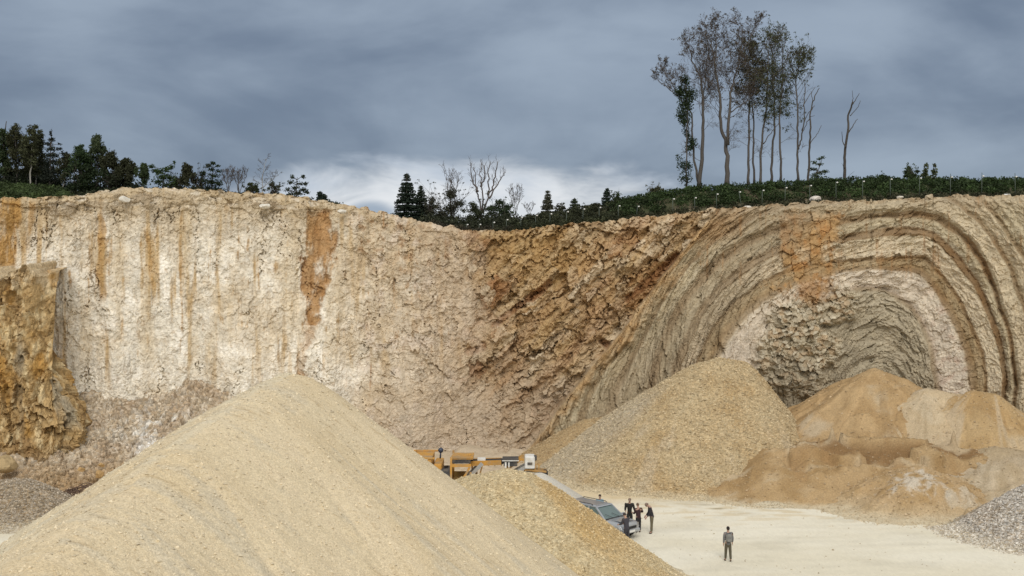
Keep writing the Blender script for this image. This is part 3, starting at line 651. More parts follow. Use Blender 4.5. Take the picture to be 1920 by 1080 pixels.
pile('sand_pile', [(1702, 740, 78.6), (1738, 728, 78.4), (1795, 738, 78)], .55, .60, .84, .4, .12, M['sand'], csand((.49, .395, .265), (.45, .35, .22), 171),
     'pale greyish sand heap right of the highest sand peak', 'sand pile', SG, stones=(5000, .02, .10, (.34, .25, .15), (.58, .48, .34)), dispf=dsand(172), seed=19)
pile('sand_pile', [(1796, 742, 77.4), (1828, 732, 77.2), (1864, 738, 76.6)], .60, .95, .84, .4, .12, M['sand'], csand((.45, .325, .175), (.405, .275, .135), 181, (.48, .39, .27)),
     'streaked tan sand heap with one steep flank down to the right edge', 'sand pile', SG, stones=(5000, .02, .10, (.34, .25, .15), (.58, .48, .34)), dispf=dsand(182), seed=21)
def dbench(h, i):
    t = i['t']; e = fbm(i['X']*.35, i['Y']*.35, 4, 193); y = i['Y']
    h2 = h+.35*e*ss(.4, 2.5, i['d'])
    # fresh scarp under the crest facing the camera
    sc = ss(.0, .30, i['d'])*(1-ss(.3, 3.2, i['d'])); h2 = h2-1.15*sc*(.8+.6*e)
    s2 = ss(2.4, 2.6, i['d']+2.4*e)*(1-ss(2.6, 4.4, i['d']+2.4*e)); h2 = h2-.65*s2+.25*(1-2*np.abs(fbm(i['X']*.45, i['Y']*.3, 3, 197)))*ss(.8, 2, i['d'])
    return h2+.08*fbm(i['X']*1.5, i['Y']*1.5, 3, 194)
def cbench(i):
    n = fbm(i['X']*.35, i['Y']*.35, 4, 191); c = cmix(base(i, (.42, .30, .165)), (.335, .225, .11), ss(-.2, .3, n))
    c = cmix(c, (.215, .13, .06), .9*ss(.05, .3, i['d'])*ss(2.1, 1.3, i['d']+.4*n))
    c = cmix(c, (.50, .41, .28), .7*ss(.1, .4, fbm(i['X']*.25, i['Y']*.6, 3, 195))); c = cmix(c, (.33, .21, .10), .6*ss(.12, .35, fbm(i['X']*.5, i['Y']*.3, 3, 196)))
    return c
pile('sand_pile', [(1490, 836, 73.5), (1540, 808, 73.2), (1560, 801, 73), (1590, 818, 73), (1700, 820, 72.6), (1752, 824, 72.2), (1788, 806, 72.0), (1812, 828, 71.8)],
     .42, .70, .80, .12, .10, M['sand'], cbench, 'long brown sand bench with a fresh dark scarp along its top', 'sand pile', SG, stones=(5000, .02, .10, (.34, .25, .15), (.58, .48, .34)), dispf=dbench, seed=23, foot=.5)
def cfront(i):
    n = fbm(i['X']*.7, i['Y']*.7, 4, 201); c = cmix(base(i, (.45, .325, .185)), (.38, .26, .13), ss(-.2, .3, n))
    m2 = fbm(i['X']*1.6, i['Y']*1.6, 4, 205); c = cmix(c, (.56, .51, .43), .85*ss(1.15, .5, np.hypot((i['X']-25.0)/1.5, (i['Y']-66.2)/1.2)+1.6*m2+.5*n)); c = cmix(c, (.52, .47, .38), .7*ss(1.1, .5, np.hypot((i['X']-27.6)/1.2, (i['Y']-64.6)/.7)+1.5*m2)); c = cmix(c, (.50, .40, .26), .6*ss(1.1, .4, i['h'])); return c
pile('sand_pile', [(1690, 884, 68.2), (1725, 873, 68), (1762, 886, 68)], .50, .58, .52, .5, .09, M['sand'], cfront,
     'lowest brown sand heap with a white patch near its top, nearest the open floor', 'sand pile', SG, stones=(5000, .02, .10, (.34, .25, .15), (.58, .48, .34)), dispf=dsand(202, .2), seed=25)
pile('sand_pile', [(1868, 838, 71.5), (1960, 850, 71), (2060, 860, 70)], .42, .5, .46, .6, .12, M['sand'], csand((.46, .38, .27), (.42, .335, .22), 211),
     'smooth grey beige sand slope behind the grey and white gravel', 'sand pile', SG, stones=(5000, .02, .10, (.34, .25, .15), (.58, .48, .34)), dispf=dsand(212), seed=27)
pile('sand_pile', [(1428, 899, 70.6)], .55, .55, .5, .3, .10, M['sand'], csand((.56, .50, .38), (.52, .44, .30), 221),
     'tiny whitish mound at the foot of the brown sand bench', 'sand pile', SG, stones=(5000, .02, .10, (.34, .25, .15), (.58, .48, .34)), dispf=dsand(222, .05), seed=29)

def floor_stones():
    g_ = np.random.default_rng(77); n = 5000; y = g_.uniform(46, 72, n); x = g_.uniform(4, 36, n)
    keep = g_.random(n) < (.12+.88*np.exp(-np.abs(y-70)/1.2)+.5*(fbm(x*.3, y*.4, 3, 78) > .2)); x, y = x[keep], y[keep]; n = len(x); sz = (.012+.06*g_.uniform(0, 1, n)**4)[:, None, None]
    oc_ = np.array([(1, 0, 0), (-1, 0, 0), (0, 1, 0), (0, -1, 0), (0, 0, .7), (0, 0, -.7)]); off = (oc_[None]*g_.uniform(.6, 1.2, (n, 6, 1))+g_.normal(0, .2, (n, 6, 3)))*sz
    V = (np.stack([x, y, np.full(n, .03)], -1)[:, None, :]+off).reshape(-1, 3); tri = np.array([(0, 2, 4), (2, 1, 4), (1, 3, 4), (3, 0, 4), (2, 0, 5), (1, 2, 5), (3, 1, 5), (0, 3, 5)])
    cc = np.array((.34, .28, .19))+(np.array((.66, .60, .48))-np.array((.34, .28, .19)))*g_.uniform(0, 1, (n, 1))
    tag(link('loose_stones', raw_mesh('loose_stones', V, (tri[None]+np.arange(n)[:, None, None]*6).reshape(-1, 3), np.repeat(cc, 6, 0)), M['stone']), 'small stones scattered over the pale quarry floor', 'loose stones', None, 'stuff')
floor_stones()

# ------------------------------------------------------------------ rubble slope and orange rock spur (left)
def build_rubble():
    xs = np.arange(-44, -18, .085); ys = np.arange(64, 86, .085); Xg, Yg = np.meshgrid(xs, ys, indexing='ij')
    px = Xg/Yg*F+CX
    topz = np.interp(px, [-200, 150, 200, 300, 340, 400, 460, 520, 600], [3.0, 5.6, 5.6, 5.3, 6.2, 6.0, 5.2, 3.0, 0])
    back = D0f(px)+.6
    n = fbm(Xg*.5, Yg*.5, 4, 231)
    h = topz-(back-Yg)*np.interp(px, [0, 170, 300, 460], [.55, .62, .72, .8])+.4*n
    h = np.minimum(h, topz+.15*n)
    r1, t1, e1, s1 = worley(Xg*.9, Yg*.9, 232); r2, t2, e2, s2 = worley(Xg*2.4, Yg*2.4, 233); r3, t3, e3, s3 = worley(Xg*5, Yg*5, 234)
    h = h+.45*(r1-.5)+.3*t1+.30*(r2-.5)+.2*t2+.12*(r3-.5)
    lowf = .45*np.exp(np.clip((h-.45)/.45, -4, 0))-.08; h = np.where(h < .45, lowf+.05*n, h)
    c = base({'X': Xg}, (.52, .45, .35)); c = cmix(c, (.42, .33, .235), .7*ss(-.1, .3, n)); c = cmix(c, (.66, .63, .57), ss(.55, .8, r2)*ss(.9, .3, np.hypot((px-300)/130, (h-3)/3)))
    c = cmix(c, (.68, .67, .64), .9*ss(1, .5, np.hypot((px-275)/28, (h-1.9)/1.4)+.5*n)); c = cmix(c, (.40, .28, .15), .7*ss(2.2, .6, h+n)*ss(330, 200, px))
    me = grid_mesh('rubble', Xg, Yg, h, c, False, keep=(h > .0) & (Yg < back+1.0))
    tag(link('rubble_slope', me, M['rubble']), 'slope of broken rock lying along the foot of the pale cliff', None, None, 'structure')
build_rubble()
def build_spur():
    # outline of the spur in plan: it juts out of the left cliff; top about 15 m up
    nu, nv = 620, 330
    u = np.linspace(0, 1, nu); v = np.linspace(0, 1, nv)
    # path along the foot: from far left, along the front, round the right end and back into the cliff
    path = np.array([(-700, 58), (-260, 70), (-60, 73.5), (55, 74.0), (104, 74.4), (134, 75.4), (148, 77.5), (138, 82), (128, 90)])
    seg = np.concatenate([[0], np.cumsum(np.hypot(np.diff((path[:, 0]-CX)/F*path[:, 1]), np.diff(path[:, 1])))])
    s = np.interp(u, [0, .22, 1], [0, seg[2]*.78, seg[-1]])
    pxp = np.interp(s, seg, path[:, 0]); Dp = np.interp(s, seg, path[:, 1])
    k = np.ones(15)/15
    pxp = np.convolve(np.pad(pxp, 7, 'edge'), k, 'valid'); Dp = np.convolve(np.pad(Dp, 7, 'edge'), k, 'valid')
    x0 = (pxp-CX)/F*Dp; y0 = Dp
    tx = np.gradient(x0); ty = np.gradient(y0); l = np.hypot(tx, ty); nx, ny = ty/l, -tx/l       # outward (towards camera / right)
    S = np.repeat(s[:, None], nv, 1)
    topz = 15.0+1.3*fbm(s*.45, s*0, 5, 241)-1.1*ss(70, 165, pxp)
    face = .86
    vv = np.clip(v/face, 0, 1); H = vv[None, :]*topz[:, None]
    # batter: right end leans back strongly so that the silhouette runs from (165,760) up to (110,520)
    rend = ss(40, 150, pxp); bat = .10+.12*rend
    inset = bat[:, None]*H+rend[:, None]*np.interp(H, [0, 4, 7, 10, 13, 15], [0, -.6, -.2, 1.0, 2.6, 4.4])
    back = np.clip((v-face)/(1-face), 0, 1)[None, :]*9
    w1 = fbm(S*.3, H*.2, 4, 242); w2 = fbm(S*.3, H*.3, 4, 243); q1 = fbm(S*1.1, H*.8, 4, 253); q2 = fbm(S*1.1, H*.8, 4, 254)
    ra, ta, ea, sa = worley(S*.42+w1+q1*.4, H*.16+w2*.5+q2*.3, 244); rb, tb, eb, sb = worley(S*1.2+w1+q1*.8, H*.5+w2+q2*.6, 245); rc, tc_, ec, sc = worley(S*3.2, H*2.6, 246)
    gul = fbm(S*.33+w2*.3, H*.05, 3, 247)
    d = 1.5*gul+.55*(ra-.5)+.5*ta+.25*(rb-.5)+.28*tb+.14*(rc-.5)+.35*(1-2*np.abs(fbm(S*.55+q1*.3, H*.13, 3, 255)))+.12*(1-2*np.abs(fbm(S*1.6, H*.6, 2, 256)))+.10*tc_+.15*tb
    on = (1-np.clip(back/1.0, 0, 1))
    off = inset+back-d*on*ss(0, .6, H+.6)
    X_ = x0[:, None]-nx[:, None]*off; Y_ = y0[:, None]-ny[:, None]*off
    Z_ = H+back*.06+.12*fbm(X_*1.2, Y_*1.2, 3, 248)*(back > 0); Z_ = Z_-.4*(H <= 0)
    n = fbm(S*.4, H*.18, 4, 249); nn = fbm(S*1.6, H*.7, 4, 250)
    c = base({'X': S}, (.43, .30, .145)); c = cmix(c, (.29, .185, .085), .85*ss(.0, .35, n)); c = cmix(c, (.62, .50, .30), .9*ss(.05, .35, nn+.3*(rb-.5)))
    c = cmix(c, (.30, .265, .20), .85*ss(.1, .35, fbm(S*.45+3, H*.09, 3, 251))*ss(13, 9, H)); c = cmix(c, (.43, .24, .06), .7*ss(.15, .4, fbm(S*.7, H*.3, 3, 252)))
    c = cmix(c, (.56, .46, .31), .8*ss(topz[:, None]-1.4, topz[:, None]-.1, H+1.6*nn+.8*(rb-.5))); c = cmix(c, (.36, .28, .19), ss(3.0, 1.0, H+n)*.8)
    me = grid_mesh('spur', X_, Y_, Z_, c, False)
    tag(link('rock_spur', me, M['spur']), 'orange brown rock spur standing out from the left cliff', None, None, 'structure')
build_spur()

# ------------------------------------------------------------------ boulders
rng = np.random.default_rng(5)
def boulder(px, py, D, size, col, label, sx=1.3, sz=.8, seed=0, group=None, loc=None):
    r = random.Random(seed*7+3)
    import bmesh
    bm = bmesh.new(); bmesh.ops.create_icosphere(bm, subdivisions=3, radius=1)
    pl = [(Vector((r.gauss(0, 1), r.gauss(0, 1), r.gauss(0, 1))).normalized(), r.uniform(.55, .85)) for _ in range(12)]
    for vtx in bm.verts:
        for nrm, o in pl:
            dd = vtx.co.dot(nrm)
            if dd > o: vtx.co -= nrm*(dd-o)
        vtx.co = Vector((vtx.co.x*size*sx, vtx.co.y*size, vtx.co.z*size*sz))
    me = bpy.data.meshes.new('boulder'); bm.to_mesh(me); bm.free()
    V = np.zeros(len(me.vertices)*3, np.float32); me.vertices.foreach_get('co', V)
    a = me.color_attributes.new('Col', 'FLOAT_COLOR', 'POINT'); c = np.ones((len(me.vertices), 4), np.float32); c[:, :3] = col; a.data.foreach_set('color', c.ravel())
    o = link('boulder', me, M['rock']); o.location = loc if loc is not None else P(px, py, D); o.rotation_euler = (0, 0, r.uniform(0, 6)); tag(o, label, 'boulder', group); return o
p = on_hill(1530, 1.6); boulder(0, 0, 0, .50, (.60, .55, .50), 'large whitish rock among the bushes below the forked dead snags', 1.4, .8, 1, loc=(p.x, p.y, p.z+.2))
p = on_hill(1402, .6); boulder(0, 0, 0, .24, (.66, .62, .55), 'small white rock on the cliff edge below the left tall trees', 1.8, .6, 2, loc=(p.x, p.y, p.z+.12))
p = on_hill(1688, .9); boulder(0, 0, 0, .22, (.62, .58, .5), 'small pale rock on the edge right of the large whitish rock', 1.6, .6, 3, loc=(p.x, p.y, p.z+.2))
p = on_hill(1888, .6); boulder(0, 0, 0, .24, (.74, .74, .72), 'flat white stone on the cliff edge near the right border', 1.6, .45, 4, loc=(p.x, p.y, p.z+.2))
for k, (px, py, s, lb) in enumerate(((235, 374, .42, 'white rock sticking out just below the crest of the pale cliff'), (641, 396, .30, 'white rock above the rusty stain at the cliff crest'), (497, 386, .34, 'white slab near the crest above the pale cliff, left of the rusty stain'))):
    D_ = float(D0f(px))+BAT*19-.6; boulder(px, py, D_, s, (.68, .65, .58), lb, 1.4, .7, 10+k)
for k, (px, py, s, lb) in enumerate(((152, 880, .22, 'orange brown stone at the foot of the rock spur'), (186, 889, .30, 'brown boulder between the rock spur and the big heap'), (190, 872, .2, 'yellowish stone above the brown boulder'), (10, 868, .75, 'big tan boulder at the left border under the spur'))):
    D_ = 71.5; boulder(px, py, D_, s, ((.48, .32, .15) if k < 3 else (.42, .32, .18)), lb, 1.2, .9, 20+k)

# ------------------------------------------------------------------ tangle of rusty wire
def wire():
    r = random.Random(3); D = 67.3; c0 = P(138, 932, D); g = MB()
    for k in range(46):
        a0 = r.uniform(0, 6.28); rr = r.uniform(.35, .62); tilt = r.uniform(-.5, .5); cx = r.uniform(-.55, .5); pts = []
        for i in range(13):
            a = a0+i*.36; pts.append((cx+math.cos(a)*rr*1.2, math.sin(a)*rr*.6+tilt*.5+r.gauss(0, .03), .36+.12*cx+math.sin(a)*rr*.62*math.cos(tilt)+.22*math.sin(a*2+k)*.4+r.gauss(0, .02)))
        pts = [(x, y, max(.02, z)) for x, y, z in pts]; g.tube(pts, r.uniform(.012, .028), 4)
    o = g.build('wire_tangle', plain('rusty_wire', (.14, .09, .065), .85, var=.4, scale=8)); o.location = (c0.x, c0.y, .15); o.rotation_euler = (0, -R(14), 0); o.scale = (1.3, 1, 1.35)
    tag(o, 'tangled heap of dark rusty wire on the ground beside the big heap', 'scrap wire')
wire()

# ------------------------------------------------------------------ foliage helpers
def leaves(centres, size, col0, col1, seed=1, aspect=1.6, up=.0):
    """one small quad per centre; returns V, F, C"""
    g = np.random.default_rng(seed); n = len(centres); C0 = np.asarray(centres, float)
    a = g.normal(size=(n, 3)); a /= np.linalg.norm(a, axis=1)[:, None]; b = g.normal(size=(n, 3)); b -= a*(a*b).sum(1)[:, None]; b /= np.linalg.norm(b, axis=1)[:, None]
    s = size*g.uniform(.6, 1.4, (n, 1)); a = a*s*aspect*.5; b = b*s*.5
    V = np.stack([C0-a, C0-b, C0+a, C0+b], 1).reshape(-1, 3)
    Fq = np.arange(4*n).reshape(n, 4); t = g.uniform(0, 1, (n, 1)); c = np.asarray(col0)+(np.asarray(col1)-np.asarray(col0))*t; return V, Fq, np.repeat(c, 4, 0)
def leaf_obj(name, lst, mat, parent=None):
    V = np.concatenate([x[0] for x in lst]); C = np.concatenate([x[2] for x in lst]); o = 0; fs = []
    for x in lst: fs.append(x[1]+o); o += len(x[0])
    return link(name, raw_mesh(name, V, np.concatenate(fs), C), mat, parent)
def blob(g, c, r, n, hollow=.5):
    p = g.normal(size=(n, 3)); p /= np.linalg.norm(p, axis=1)[:, None]; p *= (g.uniform(hollow, 1, (n, 1))); return np.asarray(c)+p*np.asarray(r)
DG0, DG1 = (.024, .040, .017), (.070, .100, .042)

def undergrowth():
    g = np.random.default_rng(8); out = []
    def rows(px0, px1, n, t0, t1, r0, r1, c0, c1, dens, hs=1.0):
        for _ in range(n):
            px = g.uniform(px0, px1); t = g.uniform(t0, t1); p = on_hill(px, t); r = g.uniform(r0, r1)
            pts = blob(g, (p.x, p.y, p.z+r*.25), (r, r*.8, r*.75*hs), int(1.35*dens*r*r))
            k = g.uniform(.5, 1.25)*(1 if g.random() < .82 else 1.5); out.append(leaves(pts, .11, tuple(x*k for x in c0), tuple(x*k for x in c1), int(g.integers(1e9))))
    rows(1150, 2080, 620, 2.4, 8.2, .35, .75, (.022, .042, .014), (.055, .085, .028), 260)
    rows(1150, 2080, 330, .9, 2.6, .22, .42, (.035, .038, .020), (.075, .075, .040), 300)
    rows(930, 1160, 230, 1.0, 8.0, .35, .7, (.025, .032, .016), (.06, .065, .032), 240)
    rows(800, 960, 130, .8, 7.0, .3, .6, (.030, .030, .018), (.075, .065, .045), 240)
    rows(798, 965, 90, 3, 7.5, .6, 1.15, (.020, .026, .014), (.055, .062, .035), 150, 1.15)
    rows(-80, 125, 200, .8, 8.0, .35, .7, (.030, .050, .016), (.07, .10, .035), 260)
    rows(120, 640, 150, 3.0, 7.5, .3, .55, (.022, .028, .014), (.05, .06, .03), 230)
    rows(-80, 260, 160, 9.0, 14.0, .9, 1.7, (.012, .018, .009), (.03, .042, .018), 90, 1.2)
    o = leaf_obj('undergrowth', out, M['leaf']); tag(o, 'dense dark green scrub covering the bank along the cliff edge', 'undergrowth', None, 'stuff')
undergrowth()

# ------------------------------------------------------------------ trees
class Tree:
    def __init__(s, name, px, D, base, seed, label, group=None, cat='tree'):
        s.r = random.Random(seed); s.g = np.random.default_rng(seed); s.D = D; s.seed = seed
        s.o = P(px, base, D); s.root = empty(name, s.o, 0, label, cat, group); s.tr = MB(); s.tw = MB(); s.lv = []; s.ends = []
    def w(s, px, py, dy=0.0):       # picture place to local coordinates
        return P(px, py, s.D)-s.o+Vector((0, dy, 0))
    def stem(s, pts, r0, r1=.02, n=7, wob=.05):
        r0 *= .80; wob *= .8
        q = []; dy = 0
        for i, (x, y) in enumerate(pts):
            q.append(s.w(x, y, dy)); dy += s.r.gauss(0, .25)
        out = []; m = 4
        for i in range(len(q)-1):
            for k in range(m):
                t = k/m; out.append(q[i].lerp(q[i+1], t)+Vector((s.r.gauss(0, wob), s.r.gauss(0, wob), 0))*(0 if i == 0 and k == 0 else 1))
        out.append(q[-1]); L_ = len(out); rad = [r0+(r1-r0)*(i/(L_-1))**.8 for i in range(L_)]; rad[0] *= 1.25
        s.tr.tube(out, rad, n); return out, rad
    def branch(s, p, d, ln, r, lev, up=.25, spread=.6, nsub=4, leafr=0):
        """grows a wavy branch with side shoots"""
        steps = 5 if lev > 0 else 3; pts = [p.copy()]; d = d.normalized(); dirs = [d.copy()]
        for i in range(steps):
            d = (d+Vector((s.r.gauss(0, .16), s.r.gauss(0, .16), s.r.gauss(0, .10)+up*.35))).normalized(); pts.append(pts[-1]+d*ln/steps); dirs.append(d.copy())
        rad = [max(.007, r*(1-.75*i/steps)) for i in range(steps+1)]
        (s.tr if r > .03 else s.tw).tube(pts, rad, 5 if r > .03 else 3, cap=False)
        s.ends.append(pts[-1])
        if lev > 0:
            for k in range(nsub):
                t = s.r.uniform(.25, 1.0); i = min(int(t*steps), steps-1); q = pts[i].lerp(pts[i+1], t*steps-i)
                ax = Vector((s.r.gauss(0, 1), s.r.gauss(0, 1), s.r.gauss(0, 1))); ax = (ax-dirs[i]*ax.dot(dirs[i])).normalized()
                nd = (dirs[i]+ax*spread*s.r.uniform(.6, 1.4)).normalized(); s.branch(q, nd, ln*s.r.uniform(.38, .62), max(.009, r*.5), lev-1, up, spread, nsub)
    def crown_from(s, stem, t0, n, l0, l1, lev=2, up=.3, out=.8, r=.035, nsub=4, side=0.0):
        pts, rad = stem; m = len(pts)-1
        for k in range(n):
            t = t0+(1-t0)*(k+s.r.random())/n; i = min(int(t*m), m-1); p = pts[i].lerp(pts[i+1], t*m-i); a = s.r.uniform(0, 6.28)
            f = (t-t0)/(1-t0); ln = l0+(l1-l0)*f
            s.branch(p, Vector((math.cos(a)*out+side, math.sin(a)*out, .75+.6*f)), ln*s.r.uniform(.75, 1.25), r*(1-.5*f), lev, up, .7, nsub)
    def leaf_ends(s, n, rr, size, c0, c1, zmin=-99, prob=1.0):
        P_ = []
        for e in s.ends:
            if e.z < zmin or s.r.random() > prob: continue
            P_.append(blob(s.g, e, (rr, rr, rr*.7), n, .1))
        if P_: s.lv.append(leaves(np.concatenate(P_), size, c0, c1, s.seed+5))
    def clump(s, px, py, rx, rz, n, size=.16, c0=DG0, c1=DG1, dy=0.0, hollow=.2):
        k = s.D/F; c = s.w(px, py, dy); s.lv.append(leaves(blob(s.g, c, (rx*k, rx*k*.9, rz*k), n, hollow), size, c0, c1, s.seed+len(s.lv)*7))
    def finish(s, bark='bark', leafmat='leaf'):
        if s.tr.v: s.tr.build('trunk', M[bark], s.root)
        if s.lv:
            c = leaf_obj('crown', s.lv, M[leafmat], s.root)
            if s.tw.v: s.tw.build('twigs', M['twig'], s.root)
        elif s.tw.v: s.tw.build('crown', M['twig'], s.root)
        return s.root
TR = 'tall thin trees in a clump on the bank'
D1 = 99.0
OL0, OL1 = (.036, .040, .020), (.115, .120, .060)
BR0, BR1 = (.045, .038, .026), (.095, .072, .045)
# ivy clad thin tree
t = Tree('ivy_clad_tree', 1287, D1, 350, 11, 'thin leftmost tree of the tall clump, wrapped in dark green leaves', TR)
s1 = t.stem([(1287, 350), (1286, 290), (1288, 230), (1287, 180), (1284, 140)], .10, .03); t.crown_from(s1, .25, 26, .7, .9, 1, .1, 1.0, .02, 3)
s2 = t.stem([(1286, 285), (1292, 250), (1290, 205)], .06, .03)
for (x, y, rx, rz, n) in ((1284, 152, 9, 10, 160), (1276, 172, 12, 12, 260), (1292, 176, 15, 14, 330), (1286, 195, 14, 15, 360), (1280, 215, 14, 14, 300), (1284, 228, 10, 9, 160), (1286, 245, 7, 9, 70), (1290, 256, 6, 7, 50), (1297, 268, 10, 12, 170), (1292, 278, 7, 8, 70), (1281, 310, 12, 14, 140), (1290, 312, 10, 12, 110), (1285, 335, 12, 12, 160), (1272, 295, 6, 8, 30)):
    t.clump(x, y, rx*1.25, rz*1.2, n*2, .10, (.014, .028, .012), (.040, .062, .024))
t.finish('bark')
t = Tree('bare_tree', 1311, D1+.6, 352, 12, 'bare forked tree with one long limb reaching out far left', TR)
a = t.stem([(1311, 352), (1314, 300), (1317, 240), (1317, 190), (1312, 150), (1298, 115), (1291, 85)], .27, .03, 8)
b = t.stem([(1317, 195), (1321, 165), (1324, 130), (1330, 100), (1327, 70)], .10, .025)
c = t.stem([(1309, 340), (1302, 300), (1298, 255), (1297, 215), (1278, 188), (1262, 172), (1245, 158), (1238, 148)], .15, .025)
e = t.stem([(1270, 180), (1258, 152), (1246, 138), (1240, 125)], .06, .02)
for st, t0, n, l0, l1 in ((a, .38, 24, 3.0, 1.2), (b, .05, 16, 2.4, 1.1), (c, .55, 12, 1.7, 1.1), (e, .2, 9, 1.3, .8)): t.crown_from(st, t0, n, l0, l1, 3, .22, .8, .030, 4)
t.crown_from(a, .12, 10, 1.7, 1.4, 3, -.1, 1.2, .03, 4); t.leaf_ends(1, .15, .09, BR0, BR1, 8, .25); t.finish()
t = Tree('bare_tree', 1363, D1-.4, 350, 13, 'tallest bare tree, its trunk splitting low into two stems', TR)
a = t.stem([(1363, 350), (1364, 300), (1363, 268), (1352, 240), (1350, 190), (1342, 145), (1338, 110), (1334, 78), (1326, 58)], .30, .03, 8)
b = t.stem([(1364, 272), (1366, 220), (1369, 175), (1376, 150), (1386, 120), (1392, 80), (1396, 48)], .20, .03)
c = t.stem([(1340, 112), (1343, 85), (1341, 62), (1338, 44)], .08, .02); e = t.stem([(1389, 100), (1402, 80), (1416, 52), (1426, 42)], .07, .02); f = t.stem([(1368, 212), (1392, 195), (1404, 190)], .07, .03)
for st, t0, n, l0, l1 in ((a, .40, 24, 2.9, 1.1), (b, .30, 24, 2.9, 1.1), (c, .1, 10, 1.5, .9), (e, .2, 9, 1.5, .9), (f, .2, 6, 1.6, 1.2)): t.crown_from(st, t0, n, l0, l1, 3, .22, .8, .030, 4)
t.crown_from(b, .0, 10, 2.0, 1.8, 3, -.05, 1.3, .035, 4, .5); t.crown_from(a, .14, 9, 1.9, 1.5, 3, -.08, 1.2, .03, 4); t.leaf_ends(1, .15, .09, BR0, BR1, 8, .3); t.finish()
specs = [
 ('leafy_tree', 1403, [(1403, 348), (1404, 290), (1406, 230), (1407, 180), (1406, 130), (1398, 95)], .17, 21, 'slim tree with a reddish brown crown just right of the tallest bare tree', [(1400, 130, 16, 16, 170), (1408, 160, 15, 16, 200), (1392, 150, 10, 12, 90), (1404, 195, 14, 14, 150), (1393, 112, 8, 10, 60)], BR0, OL1, .2),
 ('leafy_tree', 1414, [(1414, 347), (1413, 290), (1413, 240), (1415, 190), (1418, 140), (1424, 110)], .14, 22, 'slim dark trunk close beside the tree with the reddish brown crown', [(1420, 112, 14, 12, 130), (1426, 135, 16, 14, 190), (1416, 165, 14, 14, 160), (1424, 195, 12, 12, 110)], OL0, OL1, .1),
 ('leafy_tree', 1425, [(1425, 346), (1429, 290), (1433, 240), (1438, 205), (1440, 160), (1441, 105), (1438, 78)], .16, 23, 'slightly slanted trunk with the densest dark green crown of the clump', [(1440, 175, 20, 18, 420), (1444, 200, 20, 16, 380), (1436, 150, 16, 16, 230), (1446, 130, 14, 14, 160), (1436, 218, 14, 10, 150)], DG0, OL1, .35),
 ('leafy_tree', 1446, [(1446, 345), (1447, 290), (1449, 240), (1451, 200), (1453, 150), (1452, 100), (1449, 75)], .16, 24, 'straight trunk third from the right in the clump, upper crown thin', [(1456, 150, 14, 16, 150), (1458, 180, 16, 16, 260), (1450, 118, 12, 14, 90), (1462, 205, 14, 12, 160)], OL0, OL1, .3),
 ('leafy_tree', 1463, [(1463, 344), (1462, 290), (1461, 240), (1463, 200), (1467, 150), (1468, 105), (1466, 72)], .15, 25, 'straight trunk second from the right in the clump, one low bare side branch', [(1474, 195, 14, 14, 260), (1474, 170, 14, 14, 190), (1466, 210, 14, 10, 170), (1470, 140, 12, 14, 110), (1478, 215, 10, 7, 80)], DG0, OL1, .3),
 ('leafy_tree', 1497, [(1497, 342), (1496, 290), (1495, 240), (1494, 190), (1494, 150), (1500, 125), (1508, 108)], .15, 26, 'rightmost leafy tree of the clump, crown leaning right over a bare trunk', [(1506, 100, 16, 12, 210), (1516, 108, 13, 12, 200), (1494, 118, 15, 12, 170), (1500, 135, 14, 12, 190), (1488, 100, 13, 11, 110), (1520, 95, 7, 7, 60), (1486, 145, 11, 14, 110)], OL0, (.105, .115, .05), .3)]
for i, (nm, px, st, r, sd_, lb, cl, c0, c1, pr) in enumerate(specs):
    t = Tree(nm, px, D1+[.3, 1.2, -.5, .8, -.2, .2][i], 348, sd_, lb, TR); a = t.stem(st, r, .03)
    t.crown_from(a, .46, 24, 2.3, 1.2, 3 if i in (0, 1) else 2, .24, .8, .028, 4); t.crown_from(a, .12, 9, 1.4, 1.5, 2, -.05, 1.2, .022, 4)
    for (x, y, rx, rz, n) in cl: t.clump(x, y, rx*1.35, rz*1.35, int(n*1.4), .085, c0, c1, t.r.uniform(-.5, .5), .0)
    t.leaf_ends(5, .22, .085, c0, c1, 5, pr*1.6)
    if i == 5:
        b = t.stem([(1497, 280), (1501, 262), (1505, 225), (1504, 190), (1508, 165)], .10, .03); e = t.stem([(1503, 245), (1513, 215), (1524, 200)], .04, .03)
        e = t.stem([(1505, 200), (1514, 182), (1527, 165)], .05, .02)
    if i == 2: e = t.stem([(1431, 270), (1445, 250), (1460, 232)], .06, .03)
    t.finish()
t = Tree('dead_tree', 1517, 93.5, 372, 31, 'dead forked snag at the right side of the tall clump')
t.stem([(1517, 372), (1517, 320), (1519, 275), (1518, 240), (1519, 215), (1525, 190), (1530, 178), (1538, 164)], .15, .03, 7, .03); t.stem([(1519, 270), (1530, 255), (1537, 247), (1544, 233)], .05, .02, 5, .03)
t.stem([(1519, 222), (1512, 235), (1507, 248)], .05, .02); t.stem([(1524, 190), (1523, 178), (1522, 170)], .04, .02, 5, .02); t.stem([(1519, 219), (1527, 217)], .03, .015, 5, .02); t.finish('darkbark')
t = Tree('dead_tree', 1584, 97, 345, 32, 'lone dead tree with two bare forks standing right of the clump')
t.stem([(1584, 345), (1585, 310), (1586, 280), (1590, 245), (1594, 215), (1598, 195), (1600, 190)], .19, .06, 7, .03)
t.stem([(1598, 196), (1599, 185), (1597, 170)], .05, .015, 5, .02); t.stem([(1599, 195), (1606, 186), (1611, 175)], .06, .02, 5, .02); t.stem([(1594, 217), (1603, 208), (1610, 200), (1614, 188)], .05, .02, 5, .02)
